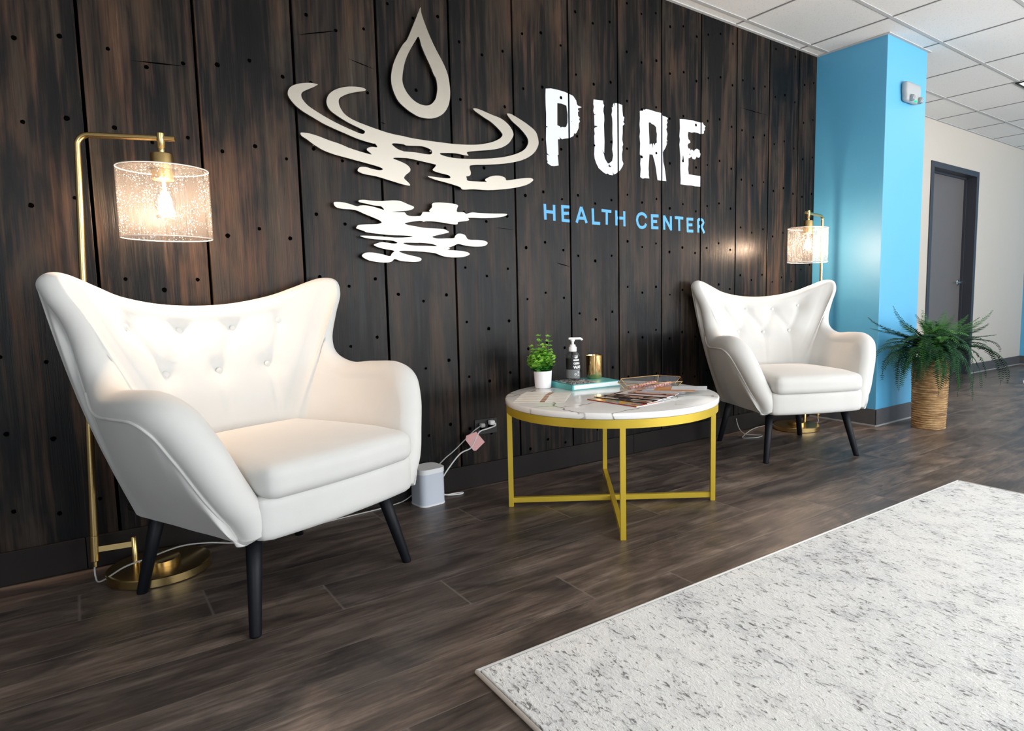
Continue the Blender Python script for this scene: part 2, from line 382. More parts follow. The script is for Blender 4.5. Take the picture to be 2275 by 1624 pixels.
M = dict(
    timber=timber_mat(), floor=floor_mat(), marble=marble_mat(), ceil=ceiling_mat(), rug=rug_mat(), velvet=velvet_mat(),
    black=plain('black_hole', (.0008, .0008, .0008), 1.0, spec=0), tbar=plain('grid_bar', (.43, .43, .425), .7, nz=.02), tshade=plain('tile_shadow_line', (.20, .20, .20), .8),
    blue=plain('blue_gloss_paint', (.072, .35, .59), .52, nz=.02, bumpn=.03, bscale=160, spec=1.0),
    beige=plain('beige_paint', (.47, .43, .38), .7, nz=.02, bumpn=.03, bscale=160),
    base=plain('grey_vinyl_base', (.075, .075, .08), .38, nz=.06), basecap=plain('base_toe', (.30, .30, .30), .4),
    dframe=plain('charcoal_steel', (.030, .033, .042), .45, nz=.04), dleaf=plain('grey_door_paint', (.105, .098, .098), .55, nz=.05),
    chrome=plain('satin_chrome', (.75, .75, .76), .18, 1), white=plain('white_plastic', (.85, .85, .86), .35, nz=.01),
    sign=brushed('brushed_steel', (.31, .285, .245), .34), brass=plain('satin_brass', (.56, .40, .17), .27, 1, nz=.05),
    gold=plain('gold_paint', (.60, .42, .035), .42, .35, nz=.06), cupgold=brushed('polished_gold', (.86, .58, .26), .16, (60, 60, 2)),
    leg=plain('black_stained_wood', (.006, .007, .010), .5, nz=.2, spec=.25), paintw=plain('white_wall_paint', (.60, .63, .69), .6, nz=.05, bumpn=.2, bscale=300),
    paintb=plain('blue_letter_paint', (.07, .34, .66), .5, nz=.05), rim=plain('lit_glass_edge', (.80, .74, .70), .3), seed=glass_mat('seeded_glass', True, (1, .98, .96)), clear=glass_mat('clear_plastic', False, (.93, .95, .96)),
    bulb=emit('hot_bulb', (1, .80, .55), 60), cord=plain('white_cord', (.78, .77, .75), .5), gcord=plain('clear_grey_cord', (.42, .42, .40), .3),
    pot=plain('white_ceramic', (.86, .86, .88), .35, nz=.01), weave=basket_mat(), soil=plain('dark_moss', (.012, .016, .008), .9, nz=.3),
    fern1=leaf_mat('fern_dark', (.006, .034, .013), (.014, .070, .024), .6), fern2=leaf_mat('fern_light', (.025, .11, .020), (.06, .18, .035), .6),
    sprig=leaf_mat('bright_leaf', (.16, .44, .04), (.40, .70, .12)), sprigd=leaf_mat('deep_leaf', (.02, .14, .02), (.06, .28, .03)),
    tealb=plain('teal_cover', (.10, .42, .42), .4, nz=.1), paper=plain('paper', (.84, .86, .86), .7, nz=.03),
    bwprint=print_mat('black_white_print', [(.01, .01, .01), (.75, .75, .72), (.02, .02, .02), (.6, .6, .58), (.01, .01, .01)], 22),
    glabel=plain('grey_label', (.16, .165, .17), .5), blabel=plain('black_label', (.006, .006, .007), .5), wink=plain('white_ink', (.85, .85, .85), .5),
    speaker=plain('pale_grey_grille', (.60, .64, .72), .7, bumpn=.3, bscale=900), stag=plain('pink_warning_tag', (.80, .42, .42), .5, nz=.2),
    led=emit('green_led', (.0, .9, .22), 1.2), lens=plain('lamp_lens', (.26, .28, .30), .12, 0, spec=.6), fixture=plain('fixture_shell', (.34, .36, .37), .5),
    panel=emit('ceiling_panel', (1, .97, .92), 7), winframe=plain('window_frame', (.25, .25, .26), .5),
    candyr=print_mat('red_white_wrapper', [(.65, .02, .02), (.85, .75, .70), (.55, .02, .02), (.80, .30, .25)], 90, .2),
    skirt=plain('charred_skirting', (.010, .0078, .0066), .55, nz=.5, bumpn=.2, bscale=60, spec=.2),
    wallw=plain('white_paint', (.42, .42, .42), .75, nz=.02),
)

# ------------------------------------------------------------------ room shell
X0, S = .0644, .32168
def groove(i): return X0 + S * i
def timber_wall():
    bm = bmesh.new(); g = .0045
    i = -9
    while groove(i) < XE:
        a, b = max(groove(i) + g, XL), min(groove(i + 1) - g, XE)
        box(bm, a, b, 0, .022, .022, H - .004, .0015)
        i += 1
    box(bm, XL, XE, .0225, .10, 0, H, 0, 1)
    box(bm, XL, XE, .012, .0224, 0, .021, 0, 1)
    # nail holes: three columns to a board, measured rows
    rows = {-1: (1.22, .247, -.03, .02), 0: (.96, .247, -.03, .06), 1: (1.12, .30, .03, .03), 2: (1.22, .247, -.03, .01), 3: (.31, .296, -.03, 0),
            4: (.28, .247, -.035, -.01), 5: (.63, .247, .03, 0), 6: (.50, .2985, -.03, -.01), 7: (.44, .247, -.03, .03), 8: (.64, .247, .03, .03), 9: (.92, .247, .03, .01)}
    rnd = random.Random(4)
    for i in range(-9, 13):
        z0, dz, mid, du = rows.get(i, (rnd.uniform(.3, .6), rnd.choice([.247, .2985]), rnd.choice([-.03, .03]), rnd.uniform(-.01, .03)))
        while z0 > .20: z0 -= dz
        k = 0
        while z0 + k * dz < H - .05:
            for u, m_ in ((.165, 0), (.505, mid), (.85, 0)):
                x = groove(i) + S * (u + du * (1.3 - u)) + rnd.uniform(-.003, .003); z = z0 + k * dz + m_ + rnd.uniform(-.004, .004)
                if XL + .02 < x < XE - .02 and z > .05:
                    r = rnd.uniform(.0058, .0082); n = 10
                    ring = [bm.verts.new((x + r * math.cos(2 * PI * q / n) * rnd.uniform(.85, 1.1), -.0012, z + r * math.sin(2 * PI * q / n) * rnd.uniform(.9, 1.15))) for q in range(n)]
                    bm.faces.new(ring).material_index = 1
            k += 1
    # gouges scratched across the boards
    for (x1, y1, x2, y2, w) in [(1233, 583, 1268, 593, .004), (770, 129, 834, 155, .003), (655, 78, 755, 68, .004), (288, 134, 415, 148, .004), (1640, 238, 1708, 257, .003),
                                (1100, 505, 1142, 511, .002), (845, 272, 858, 275, .003)]:
        a, b = wall_pt(x1, y1), wall_pt(x2, y2); d = (b - a).normalized(); p = Vector((-d.z, 0, d.x))
        q = [a, a + (b - a) * .5 - p * w * .6, b, a + (b - a) * .5 + p * w * .6]
        bm.faces.new([bm.verts.new((v.x, -.0011, v.z)) for v in q]).material_index = 1
    return struct(obj('wall_back', bm, [M['timber'], M['black']]))
timber_wall()
bm = bmesh.new(); xs = [XL] + [2.41 + 1.22 * k for k in range(-4, 2) if XL + .1 < 2.41 + 1.22 * k < XE - .1] + [XE - .008]
for a, b in zip(xs, xs[1:]): box(bm, a + .001, b - .001, -.011, -.0005, .004, .110, .0015)
struct(obj('baseboard_back', bm, M['skirt']))

bm = bmesh.new(); box(bm, XL - .1, XR + .1, YF - .2, FY + .2, -.06, 0); struct(obj('floor', bm, M['floor']))
bm = bmesh.new(); box(bm, XL - .1, XR + .1, YF - .2, FY + .2, H, H + .06); struct(obj('ceiling', bm, M['ceil']))
# suspended grid
bm = bmesh.new()
y = -.0923
while y > YF:
    box(bm, XL, XR, y - .011, y + .011, H - .004, H - .0002)
    y -= .5446
x = 3.2456 - .6553 * 9
while x < XR:
    if x > XL: box(bm, x - .005, x + .005, YF, FY, H - .0036, H - .0003, 0, 1)  # thin dark strips coloured as the shadow along the tile edges
    x += .6553
box(bm, XL, XE, -.020, 0, H - .005, H - .0002); box(bm, PX2, XR, FY - .02, FY, H - .005, H - .0002)
box(bm, XE - .02, XE, -PD, -.001, H - .0055, H - .0002); box(bm, XE - .02, PX2 + .02, -PD - .02, -PD, H - .0058, H - .0002)
struct(obj('trim_1', bm, [M['tbar'], M['tshade']]))
# pillar
bm = bmesh.new(); box(bm, XE, PX2, -PD, FY + .1, 0, H, .003); struct(obj('wall_pillar', bm, M['blue']))
def baseboard(name, pts, h=.115):
    bm = bmesh.new()
    for (x0, x1, y0, y1) in pts:
        box(bm, x0, x1, y0, y1, .004, h, .0015, 0)
        dx, dy = (.006, 0) if abs(x1 - x0) < abs(y1 - y0) else (0, .006)
        box(bm, x0 - dx, x1 + (0 if dx else 0), y0 - dy, y1, 0, .010, .001, 1)
    return struct(obj(name, bm, [M['base'], M['basecap']]))
baseboard('baseboard_pillar', [(XE - .006, XE, -PD - .006, -.001), (XE - .006, PX2 + .002, -PD - .006, -PD)])
# far wall with a door opening
DX0, DX1, DZ = 6.465, 7.54, 2.13
bm = bmesh.new()
box(bm, PX2 - .1, DX0 + .03, FY, FY + .16, 0, H); box(bm, DX1 - .03, XR + .1, FY, FY + .16, 0, H); box(bm, DX0 + .03, DX1 - .03, FY, FY + .16, DZ - .03, H)
struct(obj('wall_far', bm, M['beige']))
baseboard('baseboard_far', [(PX2 + .002, DX0, FY - .006, FY), (DX1, XR, FY - .006, FY)], .105)
# door
d = bpy.data.objects.new('door_1', None); C.objects.link(d); d.location = (DX0, FY, 0); struct(d)
bm = bmesh.new(); w = .055
for (a, b, z0, z1) in ((0, w, 0, DZ), (DX1 - DX0 - w, DX1 - DX0, 0, DZ), (w, DX1 - DX0 - w, DZ - w, DZ)):
    box(bm, a, b, -.012, .15, z0, z1, .002)
box(bm, w - .001, w + .016, .085, .11, 0, DZ - w); box(bm, DX1 - DX0 - w - .016, DX1 - DX0 - w + .001, .085, .11, 0, DZ - w); box(bm, w, DX1 - DX0 - w, .085, .11, DZ - w - .016, DZ - w + .001)
obj('door_frame', bm, M['dframe'], d)
bm = bmesh.new(); box(bm, w + .004, DX1 - DX0 - w - .004, .11, .15, .008, DZ - w - .004, .001); obj('door_leaf', bm, M['dleaf'], d)
bm = bmesh.new(); hx = DX1 - DX0 - w - .075
def lathe_y(bm, prof, cx, cz, n=20):      # profile (r, y) turned about a Y axis
    rings = [[bm.verts.new((cx + r * math.cos(2 * PI * k / n), y, cz + r * math.sin(2 * PI * k / n))) for k in range(n)] for r, y in prof]
    for a, b in zip(rings, rings[1:]):
        for k in range(n): bm.faces.new((a[k], a[(k + 1) % n], b[(k + 1) % n], b[k]))
    bm.faces.new(rings[0]); bm.faces.new(rings[-1][::-1])
lathe_y(bm, [(.033, .11), (.033, .102), (.028, .098), (.013, .096), (.012, .05), (.0, .05)][:-1], hx, .983)
tube(bm, [(hx, .055, .983), (hx - .04, .053, .984), (hx - .11, .056, .982)], .009)
autosmooth(obj('door_handle', bm, M['chrome'], d, True))
# right-hand wall, left wall, window wall behind the camera
bm = bmesh.new(); box(bm, XR, XR + .1, YF, FY + .2, 0, H); struct(obj('wall_right', bm, M['blue']))
baseboard('baseboard_right', [(XR - .006, XR, YF, FY)], .105)
bm = bmesh.new(); box(bm, XL - .1, XL, YF, FY, 0, H); struct(obj('wall_left', bm, M['wallw']))
bm = bmesh.new(); prev = XL - .1
for a, b in WINS + [(XR + .1, None)]:
    box(bm, prev, a, YF - .12, YF, 0, H); prev = b
for a, b in WINS: box(bm, a, b, YF - .12, YF, 0, WZ[0]); box(bm, a, b, YF - .12, YF, WZ[1], H)
struct(obj('wall_front', bm, M['wallw']))
for k, (a, b) in enumerate(WINS):
    bm = bmesh.new(); w = .035
    box(bm, a, a + w, YF - .09, YF - .04, *WZ); box(bm, b - w, b, YF - .09, YF - .04, *WZ)
    box(bm, a + w, b - w, YF - .09, YF - .04, WZ[0], WZ[0] + w); box(bm, a + w, b - w, YF - .09, YF - .04, WZ[1] - w, WZ[1])
    box(bm, (a + b) / 2 - .015, (a + b) / 2 + .015, YF - .085, YF - .045, WZ[0] + w, WZ[1] - w)
    struct(obj('window_%d' % (k + 1), bm, M['winframe']))

# ------------------------------------------------------------------ wall sign
def poly_solid(loops, y0, y1, mats, name, parent, cut=False):
    """loops: outer + holes as world points on the wall; solid between y0 (front) and y1 (back)"""
    vs = [v for lp in loops for v in lp]
    tris = tessellate_polygon([[Vector((v.x, v.z, 0)) for v in lp] for lp in loops])
    bm = bmesh.new(); F = [bm.verts.new((v.x, y0, v.z)) for v in vs]; B = [bm.verts.new((v.x, y1, v.z)) for v in vs]
    for t_ in tris:
        if len(set(t_)) < 3: continue
        try: bm.faces.new([F[i] for i in t_]); bm.faces.new([B[i] for i in t_][::-1])
        except ValueError: pass
    o = 0
    for lp in loops:
        n = len(lp)
        for i in range(n):
            try: bm.faces.new((F[o + i], F[o + (i + 1) % n], B[o + (i + 1) % n], B[o + i]))
            except ValueError: pass
        o += n
    if cut: cut_grooves(bm)
    return obj(name, bm, mats, parent)
def cut_grooves(bm):
    xs = [v.co.x for v in bm.verts]
    for i in range(0, 14):
        g = groove(i)
        if min(xs) < g - .006 and max(xs) > g + .006 or min(abs(min(xs) - g), abs(max(xs) - g)) < .006:
            for s in (-1, 1):
                bmesh.ops.bisect_plane(bm, geom=bm.verts[:] + bm.edges[:] + bm.faces[:], plane_co=(g + s * .0048, 0, 0), plane_no=(1, 0, 0))
            dl = [f for f in bm.faces if abs(f.calc_center_median().x - g) < .0047]
            bmesh.ops.delete(bm, geom=dl, context='FACES')
def tr(spec, y, n=3, smooth=True):
    pts = [wall_pt(ox + x / s, oy + yy / s, y) for (ox, oy, s, lst) in spec for (x, yy) in lst]
    if smooth: pts = crom(pts, n, True)
    return pts
A_ = (620, 170, 6.497); B_ = (900, 220, 7.583); C_ = (720, 430, 9.555); D_ = (920, 430, 9.555); E_ = (1200, 180, 7.38); F_ = (1400, 220, 7.733); Z_ = (850, 0, 5.8)
def seg(o, lst): return (*o, lst)
SY = -.030
drop_o = [seg(Z_, [(487,92),(440,210),(375,370),(315,510),(262,572),(200,680),(140,820),(112,960),(115,1080),(150,1200),(205,1305),(290,1390),(370,1450),(470,1505),(590,1527),(690,1515),(780,1465),(840,1380),(868,1270),(868,1130),(840,960),(780,810),(690,640),(610,470),(540,290),(500,170)])]
drop_i = [seg(Z_, [(465,472),(420,530),(350,650),(300,760),(270,880),(255,1000),(262,1080),(300,1170),(350,1240),(410,1300),(490,1345),(570,1360),(630,1340),(680,1280),(700,1200),(705,1120),(690,1020),(655,950),(610,840),(550,710),(500,590)])]
rip_o = [seg(A_, [(555,112),(460,92),(330,95),(220,120),(150,165),(125,240),(150,310),(230,410),(340,500),(480,585),(640,680),(800,755),(960,825),(1150,905),(1350,965),(1385,968),(1418,1020),(1340,1015),(1280,1030),(1268,1060),(1300,1090),(1335,1125),(1230,1100),(1130,1070),(1000,1025),(870,970),(720,920),(580,865),(440,822),(330,808),(308,822),(330,860),(400,905),(500,980),(640,1065),(800,1125),(1000,1180),(1200,1235),(1400,1290),(1470,1315),(1500,1340),(1450,1352),(1350,1335),(1250,1305),(1170,1308),(1135,1345),(1150,1375),(1240,1410),(1400,1440),(1600,1500),(1780,1555),(1885,1575),(1880,1545),(1840,1505),(1805,1465),(1830,1420),(1890,1370),(1890,1320),(1840,1270),(1750,1225),(1650,1185),(1680,1172),(1800,1175)]),
         seg(B_, [(60,1000),(200,1030),(350,1065),(500,1100),(522,1112),(500,1150),(465,1190),(500,1220),(600,1250),(740,1288),(752,1335),(600,1325),(380,1300),(500,1355),(700,1410),(850,1455),(930,1485),(975,1525),(1150,1520),(1400,1535),(1650,1520),(1850,1495),(2050,1445),(2150,1380),(2150,1345),(2080,1328),(1900,1345),(1715,1370),(1690,1330),(1620,1298),(1530,1290),(1440,1305),(1360,1345),(1350,1370),(1368,1393),(1200,1388),(1055,1375),(1040,1330),(1030,1305),(1090,1290),(1108,1240),(1085,1140),(1150,1112),(1400,1105),(1650,1090),(1850,1060),(2030,1005),(2170,910),(2240,790),(2245,690),(2200,550),(2080,440),(1950,350),(1800,260),(1730,243),(1718,262),(1800,370),(1920,480),(2010,580),(2070,680),(2065,770),(2000,860),(1880,920),(1700,970),(1450,1000),(1150,1010),(880,1000),(700,970),(600,935),(590,915),(650,908),(850,915),(1060,955),(1040,910),(1070,888),(1250,870),(1450,855),(1620,820),(1740,750),(1810,650),(1825,580),(1780,480),(1700,390),(1600,320),(1450,260),(1280,185),(1190,157),(1145,165),(1200,220),(1330,310),(1450,390),(1550,480),(1620,560),(1640,610),(1590,670),(1450,730),(1250,765),(1050,770),(800,755),(600,730),(300,690),(80,652)]),
         seg(A_, [(1800,862),(1600,820),(1400,755),(1250,700),(1080,630),(950,545),(880,440),(860,350),(890,300),(980,255),(1100,225),(1220,210),(1255,190),(1200,160),(1080,145),(950,150),(820,185),(730,245),(690,320),(690,400),(740,490),(860,580),(1000,665),(1150,740),(1230,780),(1238,810),(1210,828),(1150,815),(1000,750),(850,680),(700,600),(550,510),(420,420),(340,330),(320,260),(350,215),(430,180),(500,150),(545,125)])]
rip_h = [seg(A_, [(1630,970),(1700,965),(1800,980)]), seg(B_, [(20,782),(130,788),(280,795),(380,825),(440,860),(455,900),(430,932),(330,925),(180,900),(20,885)]), seg(A_, [(1800,1080),(1720,1050),(1660,1010)])]
ref_o = [seg(C_, [(205,190),(300,178),(420,190),(540,220),(700,270),(760,255),(870,250),(1000,270),(1150,310),(1270,345),(1240,295),(1190,265),(1050,250),(900,215),(745,180),(745,140),(850,132),(1000,150),(1200,160),(1450,145),(1600,155),(1700,190),(1800,235),(1890,270),(1910,300),(1870,335),(1750,365),(1450,385),(1600,395),(1710,400),(1750,450),(1850,480),(2000,478),(2060,460)]),
         seg(D_, [(180,400),(230,388),(340,390),(320,360),(380,290),(380,225),(430,195),(560,190),(750,205),(880,225),(935,260),(915,310),(915,390),(1050,395),(1100,430),(1170,415),(1240,400),(1400,415),(1700,425),(1930,428),(1975,450),(1900,485),(1700,515),(1450,522),(1165,515),(1170,555),(1120,580),(935,605),(920,650),(800,650),(600,615),(400,590),(250,588),(205,600),(150,580),(50,585)]),
         seg(C_, [(1850,600),(1710,632),(1800,670),(1950,695)]),
         seg(D_, [(191,725),(450,740),(620,755),(700,785),(735,825),(600,860),(385,915),(500,955),(700,950),(850,945),(870,900),(930,855),(1010,855),(1090,890),(1150,975),(1350,985),(1500,1005),(1560,1045),(1520,1100),(1400,1125),(1200,1120),(1050,1095),(930,1070),(840,1110),(730,1150),(765,1170),(710,1195),(900,1210),(1080,1230),(1180,1275),(1130,1320),(1000,1350),(800,1355),(620,1330),(500,1285),(440,1265),(250,1240),(40,1224)]),
         seg(C_, [(1700,1215),(1590,1228),(1700,1275),(1850,1315),(2000,1350),(2068,1385),(2040,1430),(1950,1448),(1800,1445),(1630,1430),(1500,1390),(1440,1440),(1350,1462),(1200,1460),(1000,1430),(880,1385),(805,1325),(850,1270),(950,1250),(1100,1262),(1280,1300),(1400,1330),(1440,1270),(1490,1215),(1300,1180),(1150,1140),(1055,1090),(1130,1055),(1230,1030),(1350,1045),(1470,1062),(1560,1048),(1480,1005),(1350,990),(1100,970),(900,945),(765,900),(900,895),(1200,910),(1500,935),(1750,930),(1885,908),(1700,890),(1400,880),(1150,855),(900,820),(850,795),(700,745),(690,710),(740,665),(900,655),(1100,650),(1200,630),(1220,605),(1150,555),(1000,490),(850,430),(650,345),(400,325),(250,285)])]
ref_h = [seg(C_, [(1680,1050),(1780,1042),(2000,1046)]), seg(D_, [(150,1045),(380,1070),(490,1115),(380,1112),(150,1108)]), seg(C_, [(1911,1105),(1760,1085)])]
def metal(name, label, loops, pins):
    P = [tr(l, SY) for l in loops]
    c = sum(P[0], Vector()) / len(P[0]); t_ = thing(name, label, 'wall sign', (c.x, 0, c.z), group='brushed steel logo pieces')
    o = poly_solid(P, SY, SY + .009, M['sign'], 'steel_plate', t_); o.location = (-c.x, 0, -c.z)
    for (px, py) in pins:
        q = wall_pt(px, py, SY); bm = bmesh.new(); tube(bm, [(q.x - c.x, -.0212, q.z - c.z), (q.x - c.x, 0, q.z - c.z)], .005, 8)
        obj('standoff', bm, M['chrome'], t_, True)
metal('steel_water_drop', 'brushed steel water drop outline mounted highest on the timber wall', [drop_o, drop_i], [(932, 60), (880, 180), (985, 190), (945, 248)])
metal('steel_ripple', 'wide brushed steel ripple rings mounted below the drop', [rip_o, rip_h], [(655, 210), (745, 220), (1110, 270), (1180, 310), (700, 320), (870, 390), (1100, 405), (960, 335)])
metal('steel_reflection', 'bright steel wavy reflection piece mounted lowest, just above table height', [ref_o, ref_h], [(760, 458), (850, 480), (1000, 470), (1080, 480), (860, 570), (1000, 560)])

P_o = [seg(E_, [(90,125),(180,122),(290,145),(400,178),(470,210),(540,245),(590,320),(600,370),(612,400),(645,412),(680,430),(650,440),(618,450),(622,480),(640,492),(618,508),(622,570),(652,605),(636,622),(652,662),(632,700),(630,770),(600,840),(575,868),(560,850),(545,902),(480,935),(400,945),(360,955),(330,935),(318,905),(322,955),(290,955),(296,1100),(300,1205),(285,1215),(295,1300),(302,1385),(230,1395),(180,1390),(120,1348),(118,1322),(135,1312),(112,1300),(110,1205),(155,1225),(112,1182),(108,1120),(95,960),(98,762),(130,750),(98,738),(98,540),(90,400),(86,250)])]
P_h = [seg(E_, [(280,362),(350,370),(430,405),(438,470),(450,550),(448,680),(430,745),(405,760),(360,752),(335,765),(325,745),(280,725)])]
P_h2 = [seg(E_, [(505,655),(525,670),(512,672)])]
U_o = [seg(E_, [(875,302),(950,312),(1030,320),(1035,370),(1050,400),(1038,450),(1036,500),(1048,560),(1052,640),(1045,720),(1055,1000),(1050,1180),(1012,1125),(1045,1200),(1060,1270),(1100,1340),(1125,1358),(1150,1395),(1175,1390),(1150,1410),(1190,1430),(1120,1400),(1130,1350),(1180,1310),(1195,1220),(1180,1120),(1190,1000),(1183,860),(1185,700),(1180,610),(1168,550),(1180,490),(1175,425),(1192,440),(1190,400),(1205,362),(1228,425),(1220,362),(1280,368),(1345,395),(1350,500),(1358,580),(1380,592),(1372,650),(1360,670),(1385,705),(1352,735),(1352,850),(1345,960),(1360,1040),(1348,1080),(1352,1130),(1340,1200),(1345,1300),(1365,1355),(1350,1400),(1310,1465),(1240,1520),(1205,1532),(1190,1480),(1192,1545),(1140,1540),(1105,1515),(1085,1525),(1040,1500),(960,1430),(920,1350),(893,1270),(885,1200),(892,1060),(885,900),(895,870),(885,800),(890,770),(945,740),(890,730),(885,560),(915,552),(885,545),(870,490),(880,420),(870,380)])]
R_o = [seg(F_, [(165,205),(200,200),(210,178),(250,185),(270,172),(320,180),(430,215),(530,240),(560,290),(610,305),(650,330),(630,370),(642,400),(625,440),(635,480),(620,520),(640,600),(625,690),(640,725),(612,735),(632,752),(620,800),(600,850),(575,888),(560,920),(568,1080),(585,1150),(600,1240),(612,1340),(620,1410),(470,1395),(455,1290),(440,1180),(420,1080),(385,955),(330,950),(320,1100),(315,1200),(320,1260),(318,1300),(328,1365),(250,1360),(215,1368),(172,1340),(180,1200),(172,1110),(180,1012),(200,990),(180,970),(165,950),(172,760),(160,640),(170,560),(160,440),(168,330)])]
R_h = [seg(F_, [(318,405),(345,400),(370,430),(405,440),(445,485),(450,560),(460,600),(455,690),(458,750),(430,765),(422,800),(400,758),(392,775),(395,850),(375,770),(352,765),(345,785),(330,775),(330,700),(322,560)])]
EE_o = [seg(F_, [(850,342),(950,348),(1010,362),(1080,370),(1140,388),(1200,405),(1245,405),(1262,440),(1295,470),(1278,500),(1285,530),(1262,560),(1268,590),(1240,598),(1200,600),(1150,580),(1100,570),(1060,578),(1000,562),(990,620),(1000,690),(1030,720),(1030,755),(1000,765),(985,800),(1000,850),(1030,855),(1035,890),(1055,865),(1080,880),(1095,905),(1110,870),(1145,852),(1190,880),(1195,925),(1210,940),(1195,1000),(1165,1012),(1140,985),(1130,1015),(1110,1038),(1075,1030),(1050,985),(1030,1010),(1000,1020),(1002,1130),(995,1200),(1005,1292),(1100,1310),(1208,1325),(1208,1505),(1120,1500),(1050,1485),(965,1480),(865,1465),(868,1380),(860,1200),(862,1000),(845,780),(855,700),(845,640),(855,500)])]
EE_h = [seg(F_, [(1010,945),(1035,940),(1025,965)])]
EE_h2 = [seg(F_, [(905,970),(912,970),(922,1050),(908,1090),(895,1060)])]
def painted(name, label, letters, mat, y=-.0006):
    allp = [v for (l, h) in letters for v in tr(l, 0, 1, False)]
    c = sum(allp, Vector()) / len(allp); t_ = thing(name, label, 'wall lettering', (c.x, 0, c.z))
    for l, hs in letters:
        o = poly_solid([tr(l, 0, 1, False)] + [tr(h, 0, 1, False) for h in hs], y, -.0001, mat, 'letter', t_, True); o.location = (-c.x, 0, -c.z)
painted('painted_wordmark', 'large distressed white painted word PURE on the timber wall', [(P_o, [P_h, P_h2]), (U_o, []), (R_o, [R_h]), (EE_o, [EE_h, EE_h2])], M['paintw'])
G_ = (1190, 440, 10.833); H_ = (1390, 440, 10.833)
strokes = [
 (G_, 1, [[(218,140),(235,520)], [(440,165),(450,545)], [(235,320),(440,345)]]),
 (G_, 1, [[(640,178),(655,560)], [(615,205),(830,218)], [(650,370),(800,365)], [(630,535),(835,552)]]),
 (G_, 1, [[(985,590),(1095,215)], [(1095,215),(1225,600)], [(1030,480),(1180,490)]]),
 (G_, 1, [[(1372,250),(1385,625)], [(1360,600),(1550,612)]]),
 (G_, 1, [[(1585,298),(1820,325)], [(1710,320),(1710,640)]]),
 (G_, 1, [[(1938,298),(1945,660)], [(2130,318),(2135,680)], [(1940,478),(2130,488)]]),
 (H_, .9, [[(500,478),(470,420),(430,385),(380,372),(320,395),(285,450),(272,530),(290,620),(335,695),(400,712),(460,685),(492,620)]]),
 (H_, .9, [[(630,390),(638,745)], [(610,425),(790,432)], [(635,560),(755,565)], [(615,712),(785,718)]]),
 (H_, .85, [[(922,418),(928,762)], [(925,430),(1085,750)], [(1085,440),(1088,778)]]),
 (H_, .85, [[(1180,468),(1385,486)], [(1285,480),(1290,790)]]),
 (H_, .85, [[(1485,480),(1492,815)], [(1468,502),(1625,512)], [(1490,645),(1605,645)], [(1475,790),(1625,798)]]),
 (H_, .8, [[(1740,510),(1748,830)], [(1740,520),(1800,512),(1850,530),(1872,590),(1845,655),(1800,680),(1745,690)], [(1820,680),(1890,845)]])]
allp = [wall_pt(o[0] + x / o[2], o[1] + y / o[2]) for o, w, ss in strokes for s in ss for (x, y) in s]
c0 = sum(allp, Vector()) / len(allp)
t_ = thing('painted_subtitle', 'small blue painted words HEALTH CENTER under the white word', 'wall lettering', (c0.x, 0, c0.z))
for o_, w_, ss in strokes:
    bm = bmesh.new()
    for s in ss:
        pts = [wall_pt(o_[0] + x / o_[2], o_[1] + y / o_[2]) for (x, y) in s]
        hw = .0076 * (1.0 if w_ == 1 else 1.06)
        Lf, Rt_ = [], []
        for i, p in enumerate(pts):
            d_ = (pts[min(i + 1, len(pts) - 1)] - pts[max(i - 1, 0)]).normalized(); n_ = Vector((-d_.z, 0, d_.x)) * hw
            Lf.append(p + n_); Rt_.append(p - n_)
        ring = Lf + Rt_[::-1]
        SL = len(bm.faces)
        for i in range(len(pts) - 1):
            q = [Lf[i], Lf[i + 1], Rt_[i + 1], Rt_[i]]
            bm.faces.new([bm.verts.new((v.x, -.0006 - .00006 * (SL + (i % 2)), v.z)) for v in q])
    cut_grooves(bm); o = obj('letter', bm, M['paintb'], t_); o.location = (-c0.x, 0, -c0.z)

